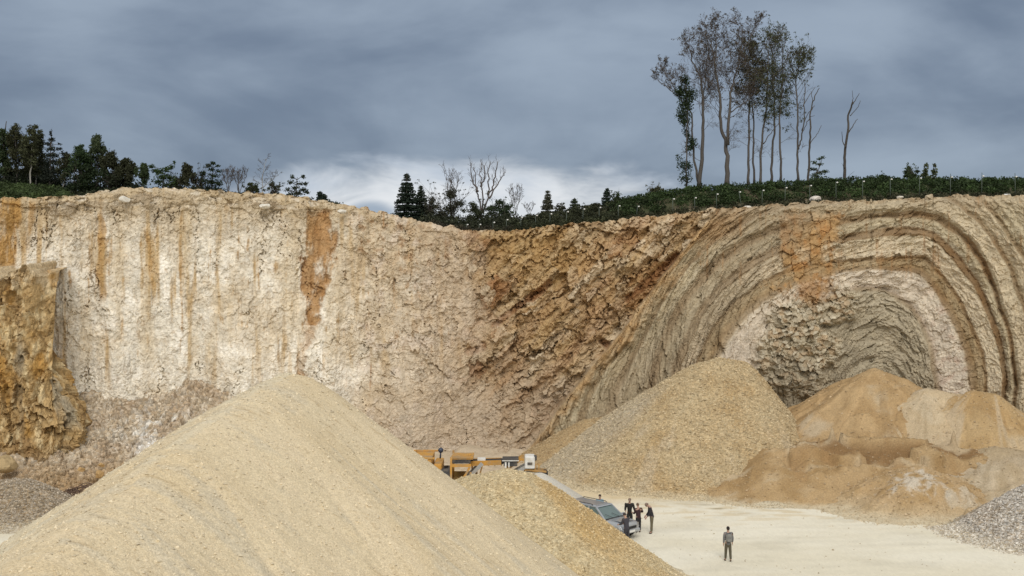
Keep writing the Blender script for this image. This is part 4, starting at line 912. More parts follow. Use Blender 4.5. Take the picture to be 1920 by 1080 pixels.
t.stem([(1591, 248), (1600, 237), (1608, 225), (1613, 221)], .07, .02, 5, .02); t.stem([(1586, 277), (1580, 265), (1576, 248)], .07, .02, 5, .02); t.stem([(1584, 316), (1576, 306)], .03, .01, 4, .01); t.stem([(1586, 335), (1596, 326), (1600, 322)], .02, .01, 4, .01); t.finish('darkbark')
# generic makers
def shrub(name, px, py, D, w, h, seed, label, c0=DG0, c1=DG1, n=420, size=.14, base=None, group=None, twigs=8, cat='shrub', bark='darkbark'):
    """bushy plant w x h photo pixels, foot at (px, py)"""
    t = Tree(name, px, D, py, seed, label, group, cat); k = D/F
    for i in range(twigs):
        a = t.r.uniform(0, 6.28); t.branch(Vector((t.r.gauss(0, .05*w*k), 0, 0)), Vector((math.cos(a)*w/h*.6, math.sin(a)*w/h*.6, 1)), h*k*t.r.uniform(.75, 1.15), .03, 1, .25, .6, 4)
    m = 7
    for i in range(m):
        f = i/(m-1); y = py-h*(.12+.78*f)+t.r.gauss(0, h*.04); x = px+t.r.gauss(0, w*.16)*(1-f*.5); rx = w*(.44-.27*f)*t.r.uniform(.8, 1.15)
        t.clump(x, y, rx, h*.17, int(n*3.2/m), size*.72, c0, c1, t.r.gauss(0, .3), .05)
    for i in range(8):
        x = px+t.r.uniform(-.5, .5)*w; y = py-h*t.r.uniform(.1, .75); t.clump(x, y, w*.16, h*.12, int(n/6), size*.72, c0, c1, t.r.gauss(0, .4), .05)
    t.leaf_ends(8, .18, size*.6, c0, c1, .3, .7)
    return t.finish(bark)
def spruce(name, px, py, D, w, h, seed, label, c0=(.010, .020, .014), c1=(.026, .042, .026), group=None):
    t = Tree(name, px, D, py, seed, label, group); k = D/F; t.stem([(px, py), (px, py-h*.5), (px+.5, py-h)], .12, .015, 6, .01)
    pts = []; H = h*k; Wd = w*k/2; nl = max(10, int(h/2.4))
    for i in range(nl):
        f = i/nl; z = H*(.05+.95*f)+t.r.gauss(0, .05); rad = Wd*(1-f)**.8+.05; nb = 7 if f < .8 else 4
        for j in range(nb):
            a = j*6.283/nb+i*1.3+t.r.gauss(0, .15); rr = rad*t.r.uniform(.75, 1.15); m = max(4, int(rr/.06))
            for q in range(m):
                u = (q+.5)/m; zz = z-.30*rr*u+.22*rr*u*u
                for _ in range(5): pts.append((math.cos(a)*rr*u+t.r.gauss(0, .04+.05*u*(1-u)*4), math.sin(a)*rr*u+t.r.gauss(0, .06), zz+t.r.gauss(0, .035)-.03))
            t.tw.tube([(0, 0, z), (math.cos(a)*rr*.6, math.sin(a)*rr*.6, z-.15*rr), (math.cos(a)*rr, math.sin(a)*rr, z-.08*rr)], [.02, .012, .006], 3, cap=False)
    t.lv.append(leaves(pts, .085, c0, c1, seed)); return t.finish('darkbark', 'needle')
def baretree(name, px, py, D, w, h, seed, label, n=5, bark='twig', group=None, r=.06, lean=0, cat='tree'):
    t = Tree(name, px, D, py, seed, label, group, cat)
    for i in range(n):
        x = px+(i-(n-1)/2)/max(n, 1)*w*.9; st = t.stem([(px+t.r.gauss(0, 1), py), (px+(x-px)*.35, py-h*.4), (x*.8+px*.2+lean*.6, py-h*.72), (x+lean, py-h*t.r.uniform(.8, 1.0))], r, .015, 5, .04)
        t.crown_from(st, .3, 9, h*D/F*.26, h*D/F*.15, 2, .2, .8, .02, 3)
    return t.finish(bark)
def tuftpine(name, px, py, D, h, seed, label, tufts, lean=0, bark='darkbark', r=.09, c0=DG0, c1=DG1, group=None):
    """pine with separate tufts: (x, y, rx, rz, n) in photo pixels"""
    t = Tree(name, px, D, py, seed, label, group); a = t.stem([(px, py), (px+lean*.4, py-h*.5), (px+lean, py-h)], r, .025, 6, .03)
    m = len(a[0])-1
    for (x, y, rx, rz, n) in tufts:
        e = t.w(x, y, t.r.gauss(0, .25)); i = min(range(m+1), key=lambda q: abs(a[0][q].z-(e.z-.25))); p = a[0][i]
        t.tr.tube([p, p.lerp(e, .5)+Vector((0, 0, .05)), e], [.035, .025, .012], 4, cap=False); k = D/F
        t.lv.append(leaves(blob(t.g, e, (rx*k*1.15, rx*k*1.15, rz*k*1.3), int(n*1.7), .0), .09, c0, c1, seed+int(x)))
    return t.finish(bark)
def Db(px, t=5): return float(dtop(px))+t
def yb(px, t): # picture row of the land at that place
    p = on_hill(px, t); return HY+(CH-p.z)*F/p.y
# --- right bank shrubs
D = 96.0
tuftpine('pine_sapling', 1522, 350, D, 40, 41, 'small leaning pine sapling with layered tufts at the foot of the forked snag', [(1528, 330, 12, 3.5, 110), (1540, 323, 12, 3, 100), (1548, 321, 7, 3, 60), (1527, 316, 10, 3, 80), (1537, 308, 7, 2.5, 45), (1543, 295, 6, 2.5, 35), (1536, 299, 5, 2.5, 30), (1526, 305, 6, 3, 40), (1530, 337, 14, 4, 110)], lean=16)
shrub('leafy_shrub', 1709, 345, D-2, 34, 32, 42, 'dark green bushy shrub left of the twin tipped light shrub', n=500)
t = Tree('leafy_shrub', 1742, D-2, 345, 43, 'light green shrub with two upright tips on the bank', None, 'shrub')
for (x, y, rx, rz, n) in ((1735, 322, 6, 8, 80), (1737, 310, 4, 6, 50), (1733, 330, 7, 7, 90), (1752, 322, 6, 8, 80), (1752, 311, 4, 5, 40), (1746, 334, 12, 6, 130), (1738, 338, 12, 5, 120)): t.clump(x, y, rx, rz, n, .14, (.05, .065, .028), (.12, .14, .065))
t.stem([(1742, 345), (1736, 325), (1737, 306)], .04, .015); t.stem([(1744, 345), (1751, 325), (1752, 306)], .04, .015); t.finish()
shrub('leafy_shrub', 1228, 372, D, 30, 22, 44, 'pale yellowish green shrub left of the ivy clad tree', (.05, .055, .025), (.11, .11, .055), 260)
spruce('conifer_sapling', 1138, 378+8, 95, 20, 34, 45, 'small dark conifer sapling rising from the scrub left of the pale shrub'); shrub('leafy_shrub', 1157, 385, 95, 16, 20, 46, 'little dark bush right beside the small dark conifer sapling', n=160)
for k, (x, w_, h_, lb) in enumerate(((1295, 50, 14, 'low rounded bush at the foot of the ivy clad tree'), (1660, 60, 20, 'wide rounded bush between the lone dead tree and the dark shrub'), (1850, 70, 16, 'wide low bush near the right edge on the bank'), (1560, 40, 12, 'low bush between the pine sapling and the lone dead tree'))):
    shrub('leafy_shrub', x, PYB(x)+4, D+1, w_, h_, 50+k, lb, (.022, .042, .014), (.055, .085, .028), 520, .12)
# --- centre
spruce('spruce_tree', 763, 414, 96, 62, 90, 61, 'pointed dark spruce alone at the left end of the middle tree group'); spruce('spruce_tree', 789, 414, 97, 46, 66, 62, 'shorter spruce just right of the pointed dark spruce', (.016, .024, .016), (.035, .048, .030))
shrub('leafy_shrub', 808, 415, 96, 30, 45, 63, 'dull bush right of the shorter spruce', (.03, .034, .022), (.075, .075, .05), 320, .13)
shrub('leafy_shrub', 845, 418, 96.5, 58, 62, 64, 'tall mixed bush below the wispy bare twigs, left of the gnarled tree', (.028, .034, .022), (.08, .082, .052), 800, .13, twigs=14)
baretree('bare_tree', 848, 418, 97, 34, 98, 65, 'wispy bare tree poking out of the tall mixed bush', 4, 'twig')
t = Tree('bare_tree', 906, 97, 420, 66, 'gnarled bare tree with thick upright limbs in the middle group')
for st in ([(903, 420), (901, 385), (895, 358), (890, 335), (888, 312)], [(903, 400), (905, 365), (901, 335), (903, 305)], [(906, 400), (915, 370), (917, 340), (915, 318), (919, 302)], [(915, 365), (926, 345), (928, 325), (932, 300)], [(917, 372), (930, 350), (940, 332), (948, 322)], [(896, 360), (885, 340), (884, 306)], [(901, 350), (908, 340), (908, 310)]):
    a = t.stem(st, .11, .03, 6, .07); t.crown_from(a, .25, 9, .8, .6, 1, .25, .7, .025, 4)
t.finish('twig')
shrub('leafy_shrub', 893, 421, 95.5, 50, 40, 67, 'dark bush at the foot of the gnarled tree', (.024, .034, .018), (.065, .075, .04), 560, .13)
shrub('leafy_shrub', 942, 419, 96, 62, 44, 68, 'dark green rounded bush right of the gnarled tree', (.020, .036, .016), (.05, .075, .032), 800, .13)
baretree('bare_shrub', 966, 412, 97, 34, 62, 69, 'pale wispy bare shrub right of the rounded bush', 4, 'bark', r=.035, cat='shrub')
baretree('bare_shrub', 992, 410, 97, 30, 30, 70, 'low bare twiggy shrub left of the thin conifer', 3, 'bark', r=.03, cat='shrub')
spruce('conifer_sapling', 1027, 403, 97, 28, 46, 71, 'thin grey green conifer standing alone in the dip', (.04, .045, .03), (.09, .09, .06)); shrub('leafy_shrub', 1052, 403, 97, 28, 18, 72, 'low dull bush between the two thin conifers', (.03, .036, .02), (.07, .075, .04), 200)
spruce('conifer_sapling', 1077, 398, 97, 26, 28, 73, 'short bushy conifer right of the thin one', (.025, .035, .02), (.06, .075, .04))
for k, (x, w_, h_, lb) in enumerate(((860, 44, 14, 'low brownish bush hanging on the lip of the cliff dip'), (1000, 46, 14, 'low scrubby bush below the thin conifer'), (1110, 60, 18, 'rounded dark bush where the bank begins to rise'))):
    shrub('leafy_shrub', x, float(PYB(x))+4, Db(x, 6), w_, h_, 75+k, lb, (.028, .034, .018), (.07, .075, .04), 420, .12)
# --- left wood
LD = 91.0; LW = 'trees of the small wood on the left'
def leafy(px, py, D, w, h, seed, label, clumps, bark='bark', c0=DG0, c1=DG1, r=.10, top=0, name='leafy_tree', sz=.15, dens=1.0):
    t = Tree(name, px, D, py, seed, label, LW); a = t.stem([(px, py), (px+top*.3, py-h*.4), (px+top*.6, py-h*.75), (px+top, py-h)], r, .02, 6)
    t.crown_from(a, .35, 22, w*D/F*.35, w*D/F*.2, 2, .25, .8, .025, 3)
    for i in range(clumps):
        f = (i+.5)/clumps; x = px+top*f+t.r.uniform(-.5, .5)*w*(1-.6*f**2); y = py-h*(.30+.68*f); t.clump(x, y, w*.24, w*.16+5, int(190*dens), sz*.68, c0, c1, t.r.gauss(0, .6), .0)
    t.leaf_ends(9, .28, sz*.6, c0, c1, 1, .8); return t.finish(bark)
leafy(-18, 362, LD, 44, 130, 81, 'tree cut by the left border', 16)
leafy(6, 362, LD, 36, 112, 82, 'leftmost full tree with dark bushy crown', 18, 'palebark', r=.13)
t = Tree('dead_tree', 13, LD+.5, 362, 83, 'dead pointed spire sticking up behind the leftmost crown', LW); t.stem([(11, 362), (11, 300), (13, 250), (15, 228)], .12, .03, 6, .02); t.finish('darkbark')
leafy(33, 360, LD, 40, 112, 84, 'broad brownish crown second from the left border', 18, 'bark', OL0, (.07, .075, .035), r=.10, top=2)
leafy(58, 358, LD-1, 34, 116, 85, 'tree with pale birch trunk and light green top', 12, 'palebark', OL0, (.085, .095, .045), .10, -2, 'birch_tree', dens=.8)
leafy(52, 358, LD+1.5, 28, 95, 86, 'thin trunk just left of the pale birch', 8, 'palebark', r=.07, top=-6)
leafy(67, 358, LD+.5, 34, 104, 87, 'thin trunk just right of the pale birch', 10, 'palebark', OL0, (.07, .08, .04), .07, 4)
tuftpine('ragged_conifer', 93, 360, LD-.5, 114, 88, 'ragged dark conifer with a leaning pointed top', [(96, 250, 3, 6, 50), (94, 262, 6, 4, 70), (100, 262, 4, 4, 40), (90, 270, 8, 4, 90), (97, 280, 12, 4, 120), (88, 290, 12, 5, 140), (103, 292, 12, 4, 110), (108, 278, 7, 3, 40), (112, 270, 5, 2, 20), (92, 302, 16, 5, 190), (106, 308, 13, 4, 120), (86, 316, 16, 6, 200), (102, 322, 16, 5, 170), (120, 288, 6, 4, 50), (118, 296, 8, 4, 60), (92, 332, 18, 7, 220), (110, 336, 16, 6, 170)], lean=4, c0=(.010, .016, .012), c1=(.030, .038, .026), group=LW)
leafy(117, 360, LD-1, 26, 66, 89, 'small tree with a slanting pale trunk beside the ragged conifer', 7, 'palebark', OL0, (.06, .065, .035), .06, 4, dens=.6)
for k, (x, w_, h_, lb, c0, c1) in enumerate(((22, 60, 48, 'dark thicket under the leftmost trees', (.012, .018, .01), (.03, .04, .018)), (82, 70, 56, 'dark thicket under the birch and the ragged conifer', (.010, .016, .009), (.028, .038, .018)), (-30, 60, 60, 'dark thicket at the left border', (.012, .018, .01), (.03, .04, .018)), (50, 60, 60, 'dark thicket behind the pale birch', (.010, .016, .009), (.026, .034, .016)))):
    shrub('thicket', x, 362, LD+3+k*.3, w_, h_, 190+k, lb, c0, c1, 900, .2)
leafy(150, 362, LD-1, 50, 78, 90, 'broad dark green tree right of the ragged conifer', 26, 'darkbark', (.016, .034, .014), (.055, .090, .034), .12)
leafy(182, 362, LD, 40, 100, 91, 'taller tree with a light conical tip', 20, 'darkbark', (.026, .042, .020), (.085, .110, .052), .11)
shrub('leafy_shrub', 165, 362, LD-1.5, 70, 50, 92, 'dark bush at the foot of the broad green tree', (.012, .022, .010), (.032, .052, .020), 900, .15)
leafy(210, 360, LD, 46, 62, 93, 'dull green rounded tree with sparse twigs on top', 18, 'darkbark', OL0, (.055, .062, .032), .08)
leafy(238, 358, LD, 36, 52, 94, 'low rounded tree at the right end of the dense wood', 16, 'darkbark', OL0, (.055, .062, .032), .07)
shrub('leafy_shrub', 218, 362, LD-1, 60, 34, 95, 'dark bush under the two rounded trees', (.016, .022, .012), (.04, .048, .024), 620, .15)
leafy(271, 358, Db(271), 22, 46, 96, 'slender dark sapling left of the pine thicket', 9, 'darkbark', r=.05, dens=.7, name='sapling')
tuftpine('pine_tree', 305, 360, Db(305), 46, 97, 'pine with bright green wide tufts and an outstretched left arm', [(284, 312, 6, 4, 70), (290, 320, 7, 4, 80), (300, 322, 9, 5, 120), (312, 318, 9, 5, 130), (322, 314, 6, 4, 60), (327, 305, 2.5, 5, 25), (306, 332, 14, 6, 200), (318, 332, 13, 6, 190), (296, 340, 12, 6, 150), (312, 346, 18, 6, 220), (328, 342, 9, 6, 100)], lean=2, c0=(.018, .038, .012), c1=(.055, .090, .028))
leafy(351, 360, Db(351), 26, 46, 98, 'narrow dark tree between the two pines', 10, 'darkbark', OL0, (.05, .055, .03), .05, dens=.7)
shrub('leafy_shrub', 335, 361, Db(335), 40, 28, 99, 'low dark bush right of the bright green pine', OL0, (.045, .05, .028), 300)
tuftpine('pine_tree', 397, 364, Db(397), 56, 100, 'pine with a tufted umbrella top above the cliff', [(391, 310, 6, 4, 80), (402, 307, 6, 3, 70), (411, 312, 5, 3, 50), (396, 318, 6, 3, 60), (407, 320, 7, 3, 70), (384, 325, 5, 4, 60), (402, 330, 12, 4, 130), (378, 328, 5, 4, 50), (380, 338, 10, 6, 130), (396, 342, 14, 6, 190), (410, 344, 10, 7, 130), (388, 352, 16, 6, 190), (404, 355, 14, 5, 150)], c0=(.010, .020, .010), c1=(.032, .050, .022))
shrub('leafy_shrub', 368, 362, Db(368), 26, 36, 101, 'dark bush left of the tufted pine', OL0, (.045, .05, .028), 260)
baretree('bare_shrub', 428, 365, Db(428), 32, 48, 102, 'greyish bare shrub right of the tufted pine', 5, 'bark', r=.035, cat='shrub')
baretree('bare_shrub', 448, 366, Db(448), 34, 50, 103, 'bare fan shaped shrub with fine twigs left of the small round bush', 5, 'bark', r=.035, cat='shrub')
shrub('leafy_shrub', 470, 367, Db(470), 30, 22, 104, 'small round bush with a slanting stick', (.022, .034, .014), (.06, .075, .03), 300)
t = Tree('bare_tree', 492, Db(492), 367, 105, 'thin bare birch with drooping twigs above the cliff edge', None)
a = t.stem([(492, 367), (491, 340), (494, 318), (498, 297)], .05, .012, 5, .03); t.crown_from(a, .15, 16, .8, .5, 2, -.12, 1.0, .014, 3); a = t.stem([(493, 352), (508, 335), (520, 327)], .035, .012, 5, .03); t.crown_from(a, .1, 9, .7, .5, 2, 0, .9, .014, 3); t.finish('palebark')
shrub('leafy_shrub', 512, 368, Db(512), 34, 26, 106, 'thin leaved low shrub at the foot of the bare birch', (.03, .04, .02), (.08, .09, .05), 170, .12)
tuftpine('pine_tree', 556, 372, Db(556), 40, 107, 'airy grey green pine last in the row before the open sky', [(549, 332, 5, 4, 45), (569, 331, 5, 4, 45), (545, 342, 8, 4, 70), (560, 344, 7, 4, 60), (572, 344, 7, 4, 60), (552, 352, 9, 4, 80), (567, 355, 9, 4, 80), (540, 356, 8, 4, 60), (574, 360, 7, 4, 60), (556, 362, 16, 5, 150), (545, 366, 12, 4, 90)], c0=(.018, .028, .016), c1=(.055, .070, .042))
spruce('conifer_sapling', 600, 378, Db(600, 3), 12, 20, 108, 'tiny conifer tip right of the airy pine'); spruce('conifer_sapling', 607, 379, Db(607, 3), 9, 15, 109, 'even smaller conifer tip touching the tiny one')

# ------------------------------------------------------------------ fence posts along the edge
caps = [(877, 422), (901, 420), (927, 416), (952, 411), (979, 407), (1007, 403), (1034, 400), (1065, 396), (1096, 391), (1126, 388), (1162, 385), (1198, 386), (1264, 372), (1305, 370), (1346, 363), (1388, 359), (1432, 356),
        (1475, 351), (1521, 347), (1570, 341), (1620, 339), (1672, 335), (1727, 333), (1785, 331), (1844, 329), (1906, 330)]
mp_ = plain('post_paint', (.07, .09, .075), .6); mw = plain('white_cap', (.78, .78, .76), .5, var=.03)
for i, (px, py) in enumerate(caps):
    tt = 1.7; D = float(dtop(px))+tt; b = on_hill(px, tt); top_ = P(px, py, D).z; H = max(top_-b.z, .7)
    e = empty('fence_post', (b.x-.12, b.y, b.z-.05), 0, 'thin fence post with a white knob on the cliff edge', 'fence post', 'fence posts along the cliff edge')
    lean = {15: -.25, 11: .1}.get(i, random.uniform(-.03, .03))
    hp = H+(.28 if i > 21 else .08)
    g = MB(); g.tube([(lean*-1, 0, 0), (0, 0, hp)], [.028, .022], 6); g.box((lean*-.5, 0, .05), (.09, .09, .1)); g.build('post', mp_, e)
    g = MB(); s = .072; g.tube([(.12-.09, 0, H), (.12, 0, H+.01)], .02, 5)
    rings = []
    for q in range(6):
        a = -math.pi/2+math.pi*q/5; rr = max(.004, math.cos(a)*s); rings.append([Vector((.12+rr*math.cos(u*math.pi/4), rr*math.sin(u*math.pi/4), H+.8*s*math.sin(a))) for u in range(8)])
    g.loft(rings, True, True); g.build('cap', mw, e)

# ------------------------------------------------------------------ machines
my = plain('yellow_paint', (.50, .255, .045), .6, var=.3, scale=2.5, dirt=((.33, .24, .14), .85)); md = plain('dark_steel', (.045, .045, .047), .6, dirt=((.22, .18, .13), .5)); mr = plain('rubber', (.025, .025, .027), .85)
ml = plain('white_panel', (.70, .70, .68), .5, var=.08, dirt=((.5, .44, .34), .5)); mg = plain('grey_steel', (.33, .33, .32), .5, dirt=((.35, .29, .2), .5))
def track(parent, y, x0, x1, r=.45, w=.5):
    g = MB(); n = 10; pts = [(x1, -1, 1)]; out = []
    for q in range(n+1):
        a = -math.pi/2+math.pi*q/n; out.append((x1+r*math.cos(a), r+r*math.sin(a)))
    for q in range(n+1):
        a = math.pi/2+math.pi*q/n; out.append((x0+r*math.cos(a), r+r*math.sin(a)))
    g.loft([[Vector((x, y-w/2, z)) for x, z in out], [Vector((x, y+w/2, z)) for x, z in out]]); m = int((x1-x0)/.22)
    for q in range(m+1): g.box((x0+(x1-x0)*q/m, y, 2*r+.02), (.10, w+.02, .05)); g.box((x0+(x1-x0)*q/m, y, .0), (.10, w+.02, .05))
    g.build('track', mr, parent); g = MB()
    for q in range(4): g.cyl((x0+(x1-x0)*q/3, y-w/2-.03, r), (x0+(x1-x0)*q/3, y+w/2+.03, r), r*.5, 12)
    g.build_each('track_roller', md, parent)
MD = 67.0; mpx = lambda px: (px-CX)*MD/F; mz = lambda py: CH-(py-HY)*MD/F
# local x = world x from px 850
cr = empty('mobile_crusher', (mpx(850), MD, 0.05), R(0), 'big yellow tracked crusher partly hidden behind the gravel heaps', 'crusher')
lx = lambda px: (px-850)*MD/F
k = 1.0
zt = mz(855)
track(cr, -1.15, lx(800), lx(905)); track(cr, 1.15, lx(800), lx(905))
g = MB(); g.box((lx(840), -.9, .95), (5.6, .22, .35)); g.box((lx(840), .9, .95), (5.6, .22, .35)); g.box((lx(840), 0, .92), (5.2, 1.7, .15)); g.build('chassis', my, cr)
# hopper / crusher housing on the left
g = MB(); x0, x1 = lx(760), lx(812); g.loft([[Vector((x0, -1.3, 1.15)), Vector((x1, -1.3, 1.15)), Vector((x1, 1.3, 1.15)), Vector((x0, 1.3, 1.15))], [Vector((x0-.3, -1.45, zt+.02)), Vector((x1, -1.45, zt+.0)), Vector((x1, 1.45, zt)), Vector((x0-.3, 1.45, zt))]])
for q in range(4): g.box((x0+.25+q*.42, -1.44, 1.9), (.07, .12, 1.35))
g.build('hopper', my, cr)
g = MB(); g.box((lx(790), -1.47, zt+.05), (1.9, .09, .12), bev=.02); g.box((lx(790), 1.47, zt+.05), (1.9, .09, .12), bev=.02); g.box((lx(776), 0, zt+.05), (.09, 2.85, .12)); g.build('hopper_rim', my, cr)
g = MB(); g.box((lx(823), 0, 1.9), (.50, 2.5, zt*1.0-1.25), bev=.05); g.box((lx(836), 0, 1.8), (.34, 2.3, 1.3), bev=.04); g.build('engine_housing', my, cr)
g = MB()
for q in range(5): g.box((lx(815), -1.26, 1.55+q*.16), (.06, .05, .1))
g.box((lx(816), -1.27, 2.0), (.10, .04, .9)); g.build('vent', md, cr)
g = MB(); g.tube([(lx(826), -.3, zt-.15), (lx(827), -.3, zt+.28)], .05, 8); rings = []
for q in range(8):
    a = -math.pi/2+math.pi*q/7; rr = max(.01, .17*math.cos(a)); rings.append([Vector((lx(827)+rr*math.cos(u*math.pi/5), -.3+rr*math.sin(u*math.pi/5), zt+.36+.17*math.sin(a))) for u in range(10)])
g.loft(rings, True, True); g.build('air_filter', plain('blue_black', (.03, .04, .07), .4), cr)
g = MB(); g.box((lx(838), -1.0, 1.55), (.66, .6, 2.1), bev=.04); g.box((lx(838), .3, 1.7), (.6, 1.6, 1.5), bev=.04)
for q in range(5): g.box((lx(838), -1.17, 1.0+q*.28), (.5, .05, .06))
g.build('radiator', md, cr)
g = MB(); g.box((lx(848), -1.3, zt*.5+.25), (.13, .13, zt-.3)); g.box((lx(848), 1.3, zt*.5+.25), (.13, .13, zt-.3)); g.box((lx(884), -1.3, 1.5), (.11, .11, 1.9)); g.box((lx(884), 1.3, 1.5), (.11, .11, 1.9))
g.box((lx(866), -1.3, zt-.42), (1.25, .14, .17)); g.box((lx(866), 1.3, zt-.42), (1.25, .14, .17)); g.bar((lx(850), -1.3, .9), (lx(882), -1.3, zt-.55), .09, .13); g.build('frame', my, cr)
g = MB(); g.box((lx(868), 0, zt-.05), (1.35, 1.9, .12)); g.box((lx(868), -.95, zt+.05), (1.35, .06, .15)); g.box((lx(882), -.7, zt+.10), (.16, .3, .22), bev=.03); g.build('screen_deck', my, cr)
g = MB(); g.box((lx(866), -.2, zt-.25), (1.15, 1.5, .22)); g.build('sieve', md, cr)
g = MB(); g.bar((lx(852), -.95, 1.05), (lx(905), -.95, zt-.35), .12, .22); g.bar((lx(852), .35, 1.05), (lx(905), .35, zt-.35), .12, .22); g.build_each('side_beam', mg, cr)
g = MB(); g.box((lx(872), .95, 1.35), (1.5, .12, 1.5)); g.box((lx(858), -.2, 1.2), (.5, 1.2, 1.3)); g.build('side_panel', plain('dusty_yellow', (.38, .22, .06), .7, dirt=((.3, .2, .1), .8)), cr)
g = MB(); g.box((lx(874), -.6, 1.25), (1.1, .9, .9), bev=.04); g.box((lx(889), -1.0, 1.35), (.55, .6, 1.0), bev=.05); g.build_each('gearbox', my, cr)
g = MB(); g.bar((lx(850), -.3, .75), (lx(884), -.3, 1.95), .7, .10); g.build('inner_belt', mr, cr)
# discharge conveyor to the right
A = (lx(880), 0, zt-.45); B = (lx(940), 0, zt-.38)
g = MB(); g.bar((A[0], -.45, A[2]), (B[0], -.45, B[2]), .08, .30); g.bar((A[0], .45, A[2]), (B[0], .45, B[2]), .08, .30)
for q in range(6): g.box((A[0]+(B[0]-A[0])*q/5, 0, A[2]-.12), (.06, .86, .06))
g.bar((lx(905), -.45, A[2]-.1), (lx(893), -.45, 1.2), .07); g.bar((lx(905), .45, A[2]-.1), (lx(893), .45, 1.2), .07); g.build('conveyor_frame', my, cr)
g = MB(); g.bar((A[0], 0, A[2]+.10), (B[0]+.1, 0, B[2]+.10), .78, .05); g.cyl((B[0]+.05, -.42, B[2]), (B[0]+.05, .42, B[2]), .12, 10); g.build('conveyor_belt', mr, cr)
g = MB(); g.box((lx(903), 0, zt-.25), (.5, .7, .12)); g.build('belt_cover', ml, cr)
# second machine
sc_ = empty('screening_machine', (mpx(985), MD-.6, .05), 0, 'white boxed screener with yellow boom behind the ochre heap', 'screener')
D2 = MD-.6; lx2 = lambda px: (px-985)*D2/F; z2 = lambda py: CH-(py-HY)*D2/F
track(sc_, -.9, lx2(945), lx2(1010), .36, .4); track(sc_, .9, lx2(945), lx2(1010), .36, .4)
g = MB(); g.box((lx2(980), -.6, .9), (3.2, .15, .25)); g.box((lx2(980), .6, .9), (3.2, .15, .25)); g.box((lx2(952), -.6, 1.5), (.12, .12, 1.3)); g.box((lx2(952), .6, 1.5), (.12, .12, 1.3)); g.box((lx2(972), -.6, 1.5), (.12, .12, 1.2)); g.build('chassis', mg, sc_)
g = MB(); g.box((lx2(993), 0, (z2(855)+z2(878))/2), (.62, 1.1, z2(855)-z2(878)), bev=.05); g.build('cabinet', ml, sc_)
g = MB(); g.box((lx2(993), -.57, z2(868)), (.30, .03, .16)); g.box((lx2(1003), -.2, z2(859)), (.2, .5, .28), bev=.03); g.build('vent', md, sc_)
g = MB(); g.bar((lx2(950), -.35, z2(880)), (lx2(981), -.35, z2(857)), .1, .16); g.bar((lx2(950), .35, z2(880)), (lx2(981), .35, z2(857)), .1, .16); g.box((lx2(978), -.36, z2(860)), (.25, .12, .2)); g.build_each('boom', my, sc_)
g = MB(); g.box((lx2(957), 0, z2(861)), (1.0, 1.3, .05)); g.box((lx2(957), 0, z2(868)), (.85, 1.1, .32)); g.build('hopper', md, sc_)
g = MB(); g.box((lx2(948), -.62, z2(870)), (.10, .06, .35)); g.box((lx2(954), -.58, z2(870)), (.08, .06, .3)); g.box((lx2(957), -.66, z2(862)), (1.05, .05, .05)); g.build('hopper_rim', ml, sc_)
g = MB(); g.bar((lx2(962), -.42, z2(888)), (lx2(990), -.42, z2(872)), .06, .22); g.bar((lx2(962), .42, z2(888)), (lx2(990), .42, z2(872)), .06, .22); g.build_each('chute', mg, sc_)
g = MB(); g.bar((lx2(982), -.35, z2(880)), (lx2(1024), -.35, z2(884)), .07, .12); g.bar((lx2(982), .35, z2(880)), (lx2(1024), .35, z2(884)), .07, .12); g.box((lx2(1003), -.36, z2(876)), (.06, .06, .4)); g.box((lx2(1010), -.36, z2(875)), (.06, .06, .4)); g.box((lx2(1006), -.36, z2(870)), (.3, .05, .05)); g.build('conveyor_frame', my, sc_)
g = MB(); g.bar((lx2(982), 0, z2(883)), (lx2(1022), 0, z2(886)), .6, .06); g.cyl((lx2(1022), -.34, z2(888)), (lx2(1022), .34, z2(888)), .17, 12); g.build('conveyor_belt', mr, sc_)

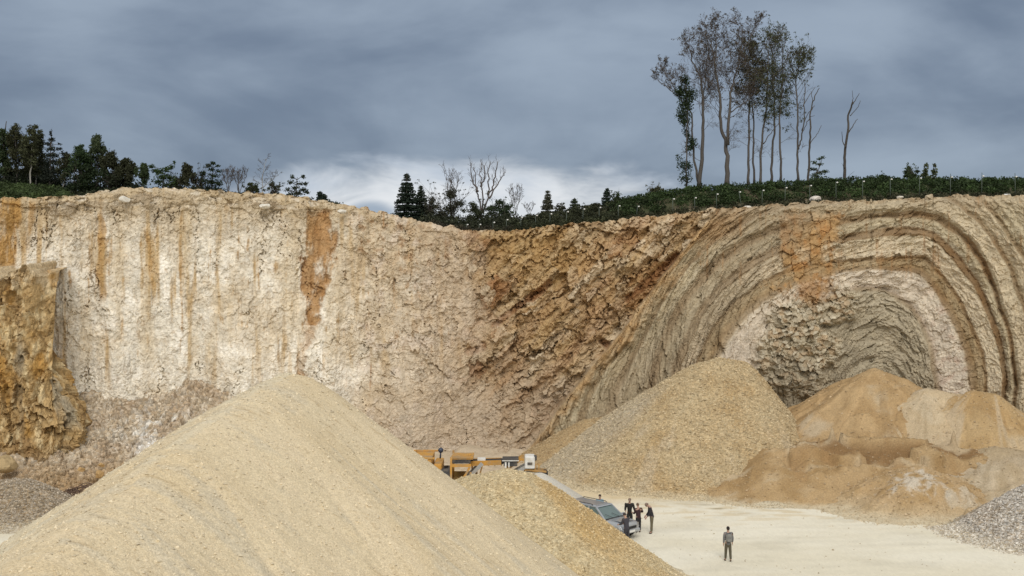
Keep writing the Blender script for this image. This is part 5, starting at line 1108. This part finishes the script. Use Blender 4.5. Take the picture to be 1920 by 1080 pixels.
# ------------------------------------------------------------------ silver car
def build_car():
    D = 60.3; px = 1125; f = Vector((.70, -.714, 0)); rz = math.atan2(f.y, f.x)
    car = empty('parked_car', ((px-CX)*D/F, D, .03), rz, 'silver off road estate car beside the group of people', 'car')
    sv = plain('silver_paint', (.34, .37, .41), .32, .35, .05, 2.0, .6, ((.45, .40, .30), .25)); gl = plain('car_glass', (.10, .15, .15), .08, var=.2, scale=1); gl.node_tree.nodes['Principled BSDF'].inputs['Specular IOR Level'].default_value = .9
    bl = plain('black_plastic', (.03, .03, .032), .6); ch = plain('lamp_glass', (.75, .77, .8), .15, var=.05)
    # lower body: stations along the length; section is a rounded rectangle
    st = [(-2.25, .72, .48, .92), (-2.18, .84, .36, 1.02), (-1.9, .89, .30, 1.06), (-1.0, .91, .28, 1.06), (0, .91, .28, 1.05), (.9, .91, .28, 1.04), (1.05, .90, .28, 1.03), (1.5, .89, .30, 1.00), (1.95, .86, .34, .95), (2.16, .80, .38, .88), (2.26, .66, .46, .78)]
    rings = []
    for x, w, zb, zt_ in st:
        q = [(-w*.90, zb), (w*.90, zb), (w*.98, zb+.08), (w, zb+.30), (w*.985, zt_-.12), (w*.93, zt_-.03), (w*.75, zt_), (0, zt_+.025), (-w*.75, zt_), (-w*.93, zt_-.03), (-w*.985, zt_-.12), (-w, zb+.30), (-w*.98, zb+.08)]
        rings.append([Vector((x, y, z)) for y, z in q])
    g = MB(); g.loft(rings, True, True); b = g.build('body', sv, car)
    # greenhouse pillars and roof
    lo = [(1.02, .78), (1.02, -.78), (-2.12, -.80), (-2.12, .80)]; hi = [(.28, .64), (.28, -.64), (-1.98, -.66), (-1.98, .66)]
    zl, zh = 1.03, 1.60
    def pt(a, s, t):      # a: corner index pair interpolation
        return None
    g = MB()
    for (i) in range(4): g.bar(Vector((lo[i][0], lo[i][1], zl)), Vector((hi[i][0], hi[i][1], zh)), .09, .07)
    for sgn in (1, -1):
        g.bar((-.18, sgn*.79, zl), (-.25, sgn*.655, zh), .10, .05); g.bar((-1.2, sgn*.79, zl), (-1.2, sgn*.655, zh), .10, .05)
    g.build_each('pillar', sv, car)
    g = MB(); g.loft([[Vector((.36, -.66, zh)), Vector((.36, .66, zh)), Vector((-2.05, .68, zh)), Vector((-2.05, -.68, zh))], [Vector((.30, -.66, zh+.045)), Vector((.30, .66, zh+.045)), Vector((-2.02, .68, zh+.045)), Vector((-2.02, -.68, zh+.045))], [Vector((.1, -.52, zh+.085)), Vector((.1, .52, zh+.085)), Vector((-1.9, .54, zh+.085)), Vector((-1.9, -.54, zh+.085))]]); g.build('roof', sv, car)
    g = MB()
    for sgn in (1, -1):
        g.tube([(.0, sgn*.60, zh+.06), (-.1, sgn*.60, zh+.13), (-1.75, sgn*.61, zh+.13), (-1.85, sgn*.61, zh+.06)], .022, 6)
    g.build_each('roof_rail', bl, car)
    g = MB(); g.loft([[Vector((1.0, -.74, zl+.01)), Vector((1.0, .74, zl+.01)), Vector((.30, .61, zh-.01)), Vector((.30, -.61, zh-.01))], [Vector((.97, -.74, zl)), Vector((.97, .74, zl)), Vector((.27, .61, zh-.02)), Vector((.27, -.61, zh-.02))]]); g.build('windscreen', gl, car)
    g = MB(); g.bar((1.04, -.74, zl+.02), (1.04, .74, zl+.02), .12, .03); g.tube([(1.06, -.1, zl+.04), (.78, -.45, zl+.24)], .012, 4); g.tube([(1.06, .45, zl+.04), (.78, .1, zl+.24)], .012, 4); g.build('wiper', bl, car)
    for sgn in (1, -1):
        for (a0, a1, b0, b1) in ((.90, -.10, .26, -.18), (-.24, -1.14, -.30, -1.14), (-1.26, -2.02, -1.26, -1.92)):
            g = MB(); g.loft([[Vector((a0, sgn*.775, zl+.02)), Vector((a1, sgn*.775, zl+.02)), Vector((b1, sgn*.655, zh-.02)), Vector((b0, sgn*.655, zh-.02))], [Vector((a0, sgn*.755, zl+.02)), Vector((a1, sgn*.755, zl+.02)), Vector((b1, sgn*.635, zh-.02)), Vector((b0, sgn*.635, zh-.02))]]); g.build('side_window', gl, car)
        m = MB(); m.box((.86, sgn*1.0, 1.10), (.12, .22, .15), bev=.03); m.bar((.86, sgn*.86, 1.06), (.86, sgn*.95, 1.09), .05); m.build('mirror', sv, car)
        h = MB(); h.loft([[Vector((2.19, sgn*.50, .66)), Vector((2.10, sgn*.80, .68)), Vector((2.0, sgn*.83, .82)), Vector((2.15, sgn*.50, .80))], [Vector((2.26, sgn*.50, .66)), Vector((2.16, sgn*.82, .68)), Vector((2.06, sgn*.85, .82)), Vector((2.22, sgn*.50, .80))]]); h.build('headlight', ch, car)
    g = MB(); g.loft([[Vector((-2.16, -.7, zl+.05)), Vector((-2.16, .7, zl+.05)), Vector((-2.03, .6, zh-.03)), Vector((-2.03, -.6, zh-.03))], [Vector((-2.14, -.7, zl+.05)), Vector((-2.14, .7, zl+.05)), Vector((-2.01, .6, zh-.03)), Vector((-2.01, -.6, zh-.03))]]); g.build('rear_window', gl, car)
    g = MB(); g.box((2.25, 0, .71), (.06, .92, .15), bev=.02); g.box((2.27, 0, .44), (.06, 1.1, .10), bev=.02)
    for q in range(4): g.box((2.285, 0, .66+q*.035), (.02, .86, .012))
    g.build('grille', bl, car)
    g = MB(); g.box((2.24, 0, .50), (.16, 1.5, .22), bev=.05); g.build('bumper', sv, car)
    g = MB(); g.box((2.335, 0, .52), (.012, .5, .11)); g.build('number_plate', ml, car)
    g = MB(); g.box((1.55, 0, 1.035), (.9, 1.0, .03), bev=.01); g.build('bonnet_panel', sv, car)
    for (x, y) in ((1.42, .80), (1.42, -.80), (-1.38, .80), (-1.38, -.80)):
        w = MB(); s = 1 if y > 0 else -1; y1 = y+s*.14; w.loft([[Vector((x+r_*math.cos(a*math.pi/10), yy, .35+r_*math.sin(a*math.pi/10))) for a in range(20)] for r_, yy in ((.20, y1), (.33, y1), (.36, y1-s*.03), (.36, y-s*.08), (.33, y-s*.1))], True, True); wo_ = w.build('wheel', mr, car)
        w = MB(); w.cyl((x, y1+s*.005, .35), (x, y1-s*.02, .35), .205, 16)
        for q in range(5): a = q*2*math.pi/5; w.bar((x, y1+s*.012, .35), (x+.18*math.cos(a), y1+s*.012, .35+.18*math.sin(a)), .05, .02)
        w.build('rim', mg, wo_)
        w = MB(); w.tube([(x+.42*math.cos(math.pi*q/8), s*.905, .35+.42*math.sin(math.pi*q/8)) for q in range(9)], .03, 5); w.build('wheel_arch', bl, car)
    car['label'] = 'silver off road estate car beside the group of people'
build_car()

# ------------------------------------------------------------------ people
def skin(name, joints, edges, mat, parent, root=0, sub=1):
    me = bpy.data.meshes.new(name); me.from_pydata([j[0] for j in joints], edges, []); me.update()
    o = bpy.data.objects.new(name, me); COL.objects.link(o)
    md_ = o.modifiers.new('s', 'SKIN'); md_.use_smooth_shade = True
    sv = me.skin_vertices[0].data
    for i, j in enumerate(joints):
        r = j[1]; sv[i].radius = r if isinstance(r, tuple) else (r, r); sv[i].use_root = (i == root)
    sb = o.modifiers.new('u', 'SUBSURF'); sb.levels = sub; sb.render_levels = sub
    dg = bpy.context.evaluated_depsgraph_get(); m2 = bpy.data.meshes.new_from_object(o.evaluated_get(dg)); m2.name = name
    o.modifiers.clear(); o.data = m2; bpy.data.meshes.remove(me)
    m2.materials.clear(); m2.materials.append(mat); m2.polygons.foreach_set('use_smooth', [True]*len(m2.polygons)); o.parent = parent; return o
def person(px, D, face, H, label, top, legs, hair, skinc=(.42, .26, .19), shoe=(.05, .035, .03), bend=0.0, head=0.0, arms=((0, 0), (0, 0)), legspread=(.0, .0), crouch=0.0, pack=None, knee=0.0, cap=None, hood=None, sh=1.0, z0=.03, group='people on the quarry floor'):
    """face: heading of the gaze (radians, 0 = +X); local frame: +X forward, +Y left.  bend = trunk lean, arms = (forward swing, elbow bend) per side (left, right)"""
    e = empty('person', ((px-CX)*D/F, D, z0), face, label, 'person', group)
    k = H/1.75
    def V3(x, y, z): return Vector((x*k, y*k, z*k))
    hipz = .93-crouch; hip = V3(-.05*(bend > .3), 0, hipz)
    up = Vector((math.sin(bend), 0, math.cos(bend))); fw = Vector((math.cos(bend), 0, -math.sin(bend)))
    def T(u, f=0, y=0): return hip+up*u*k+fw*f*k+Vector((0, y*k, 0))
    waist = T(.18); chest = T(.40, .01); neck0 = T(.54, -.01)
    hd = Vector((math.sin(bend+head), 0, math.cos(bend+head))); hf = Vector((math.cos(bend+head), 0, -math.sin(bend+head)))
    neck = neck0+hd*.06*k; hc = neck0+hd*.18*k+hf*.02*k; ht = neck0+hd*.27*k+hf*.01*k; 
    J = [(hip, (.135*k, .11*k)), (waist, (.125*k, .10*k)), (chest, (.155*k, .11*k)), (neck0, (.07*k, .065*k)), (neck, (.055*k, .055*k)), (hc, (.092*k, .098*k)), (ht, (.074*k, .080*k)), (hc-hd*.07*k+hf*.045*k, (.045*k, .045*k)), (hc+hf*.098*k-hd*.01*k, .014*k)]
    E = [(0, 1), (1, 2), (2, 3), (3, 4), (4, 5), (5, 6), (5, 7), (5, 8)]
    def add(p, r, par): J.append((p, r)); E.append((par, len(J)-1)); return len(J)-1
    armj = []; legj = []
    for sgn, (sw, el), out in ((1, arms[0], .06), (-1, arms[1], .06)):
        if isinstance(sw, tuple): sw, out = sw
        s_ = T(.49, 0, sgn*.175*sh); i = add(s_, .062*k, 2); d = Vector((math.sin(sw), sgn*out*1.8, -math.cos(sw))).normalized(); el_ = s_+d*.29*k; a = add(el_, .043*k, i)
        d2 = Vector((math.sin(sw+el), sgn*out*(.2 if el < 1.2 else -1.6), -math.cos(sw+el))).normalized(); wr = el_+d2*.25*k; b_ = add(wr, .030*k, a); pm = wr+d2*.07*k; c = add(pm, (.036*k, .020*k), b_)
        side = Vector((0, 1, 0)) if abs(d2.y) < .8 else Vector((1, 0, 0)); side = (side-d2*side.dot(d2)).normalized(); nrm = d2.cross(side)
        # fingers spread across the palm, slightly curled
        for q, ln in enumerate((.068, .078, .074, .058)):
            f0 = pm+Vector(nrm)*(q-1.5)*.019*k+d2*.02*k; f1 = f0+d2*ln*.55*k; f2 = f1+(d2-side*sgn*.5).normalized()*ln*.45*k
            x = add(f0, .010*k, c); y = add(f1, .009*k, x); add(f2, .008*k, y)
        x = add(wr+d2*.035*k+nrm*.036*k, .011*k, b_); add(wr+d2*.075*k+nrm*.06*k, .009*k, x)
        armj.append((s_, el_, wr))
    for sgn, sp in ((1, legspread[0]), (-1, legspread[1])):
        h_ = hip+V3(0, sgn*.095, -.05); i = add(h_, .085*k, 0); kn = hip+V3(math.sin(sp)*.42+knee, sgn*.10, -(.455-crouch*.5)); a = add(kn, .060*k, i); an = V3(hip.x/k+math.sin(sp)*.86*.9, sgn*.11, .075); b_ = add(an, .042*k, a); t_ = V3(an.x/k+.13, sgn*.13, .035); add(t_, .035*k, b_)
        legj.append((h_, kn, an, t_))
    sk = plain('skin', skinc, .6, var=.08); skin('body', J, E, sk, e, 0, 2)
    tm = plain('jacket_cloth', top, .9, var=.2, scale=9); lm = plain('trouser_cloth', legs, .9, var=.2, scale=9); hm = plain('hair', hair, .9, var=.3, scale=20); sm_ = plain('shoe_leather', shoe, .7)
    # jacket: trunk and sleeves as one surface, a little larger than the body
    J = [(T(-.13), (.185*k, .155*k)), (T(.08), (.160*k, .130*k)), (T(.28), (.165*k, .132*k)), (T(.42), (.175*k, .130*k)), (T(.515), (.10*k, .085*k))]; E = [(0, 1), (1, 2), (2, 3), (3, 4)]
    for (s_, el_, wr) in armj: i = add(s_, .082*k, 3); a = add(el_, .062*k, i); add(el_.lerp(wr, .88), .050*k, a)
    skin('jacket', J, E, tm, e, 0, 2)
    J = [(T(.06), (.150*k, .122*k))]; E = []; J.append((hip+V3(0, 0, -.06), (.15*k, .12*k))); E.append((0, 1))
    for (h_, kn, an, t_) in legj: i = add(h_+V3(0, 0, -.06), .100*k, 1); a = add(kn, .078*k, i); add(an+V3(0, 0, .02), .062*k, a)
    skin('trousers', J, E, lm, e, 0, 2)
    for (h_, kn, an, t_) in legj:
        J = [(an+V3(-.035, 0, -.03), .050*k), (an+V3(.03, 0, -.03), .052*k), (t_, .042*k)]; skin('shoe', J, [(0, 1), (1, 2)], sm_, e, 0, 1)
    # hair: cap over the back and the top of the skull
    g = MB(); rings = []; cc = hc+hd*.035*k-hf*.018*k
    for q in range(9):
        a = math.pi*(q/8-.5); zz = math.sin(a)*.105*k if a > 0 else math.sin(a)*.085*k; rr = max(.004, math.cos(a))*k
        rings.append([cc+hd*zz+hf*(math.cos(u*math.pi/7)*.098*rr-(.03*k if a < -.2 else 0))+Vector((0, math.sin(u*math.pi/7)*.088*rr, 0)) for u in range(14)])
    g.loft(rings, True, True); g.build('hair', hm, e)
    g = MB()
    for sgn in (1, -1): g.box(hc+hf*.086*k+Vector((0, sgn*.032*k, .0))+hd*.015*k, (.012*k, .024*k, .012*k))
    g.build('eyes', plain('eye_dark', (.03, .025, .02), .3), e)
    if pack:
        b_ = T(.30, -.19); q = MB(); Mx = Matrix((fw, Vector((0, 1, 0)), up)).transposed(); q.box(b_, (.17*k, .31*k, .44*k), Mx, bev=.06*k); q.box(T(.22, -.295), (.05*k, .22*k, .20*k), Mx, bev=.02*k); bp_ = q.build('backpack', plain('pack_cloth', pack, .9, var=.2), e)
        q = MB()
        for sgn in (1, -1): q.tube([T(.50, -.12, sgn*.09), T(.555, 0, sgn*.10), T(.45, .145, sgn*.11), T(.22, .10, sgn*.15), T(.12, -.11, sgn*.13)], .018*k, 5)
        q.build('shoulder_strap', plain('strap', tuple(x*.6 for x in pack), .9), bp_)
    if hood: J = [(T(.52, -.07), (.10*k, .06*k)), (T(.47, -.12), (.08*k, .05*k))]; skin('hood', J, [(0, 1)], tm, e, 0, 1)
    return e
A90 = math.pi/2
person(1365, 54.4, A90+.1, 1.74, 'person seen from behind walking alone across the open floor, grey top and backpack', (.16, .16, .165), (.085, .075, .05), (.018, .012, .010), legspread=(.10, -.14), arms=(((.05), .15), ((.10, .16), .25)), pack=(.20, .20, .19), hood=True, shoe=(.07, .055, .04))
person(1222, 60.3, math.pi, 1.80, 'person in black jacket and olive trousers bowing the head, seen from the side', (.022, .021, .027), (.12, .105, .065), (.20, .14, .11), bend=.22, head=.75, legspread=(.05, -.02), arms=(((.12, .03), .55), ((.12, .03), .55)), skinc=(.40, .24, .19), shoe=(.04, .025, .015))
person(1197, 60.5, A90+.4, 1.64, 'shorter person in maroon top, one elbow out, right of the car bonnet', (.040, .018, .022), (.020, .018, .020), (.13, .085, .055), head=.25, bend=.06, arms=((.3, 1.2), ((.2, .45), 1.3)), shoe=(.03, .025, .02))
person(1180.5, 61.2, -A90, 1.80, 'balding person in black jacket standing behind the car bonnet, facing the camera', (.014, .014, .013), (.03, .03, .032), (.22, .16, .12), head=.3, arms=(((.25, .12), 1.1), ((.25, .12), 1.1)), sh=1.1)
person(1175, 57.7, A90+.6, 1.72, 'stooping person in dark grey coat, back turned, in front of the car bonnet', (.045, .043, .055), (.035, .035, .045), (.05, .035, .035), bend=.16, head=.35, arms=((.35, .9), (.35, .9)), legspread=(.05, -.05))
person(1125, 62.8, -A90-.3, 1.68, 'person in light blue shirt standing on the far side of the car roof', (.22, .33, .40), (.05, .05, .06), (.05, .035, .025), head=.2, arms=((.5, .8), (.5, .8)))
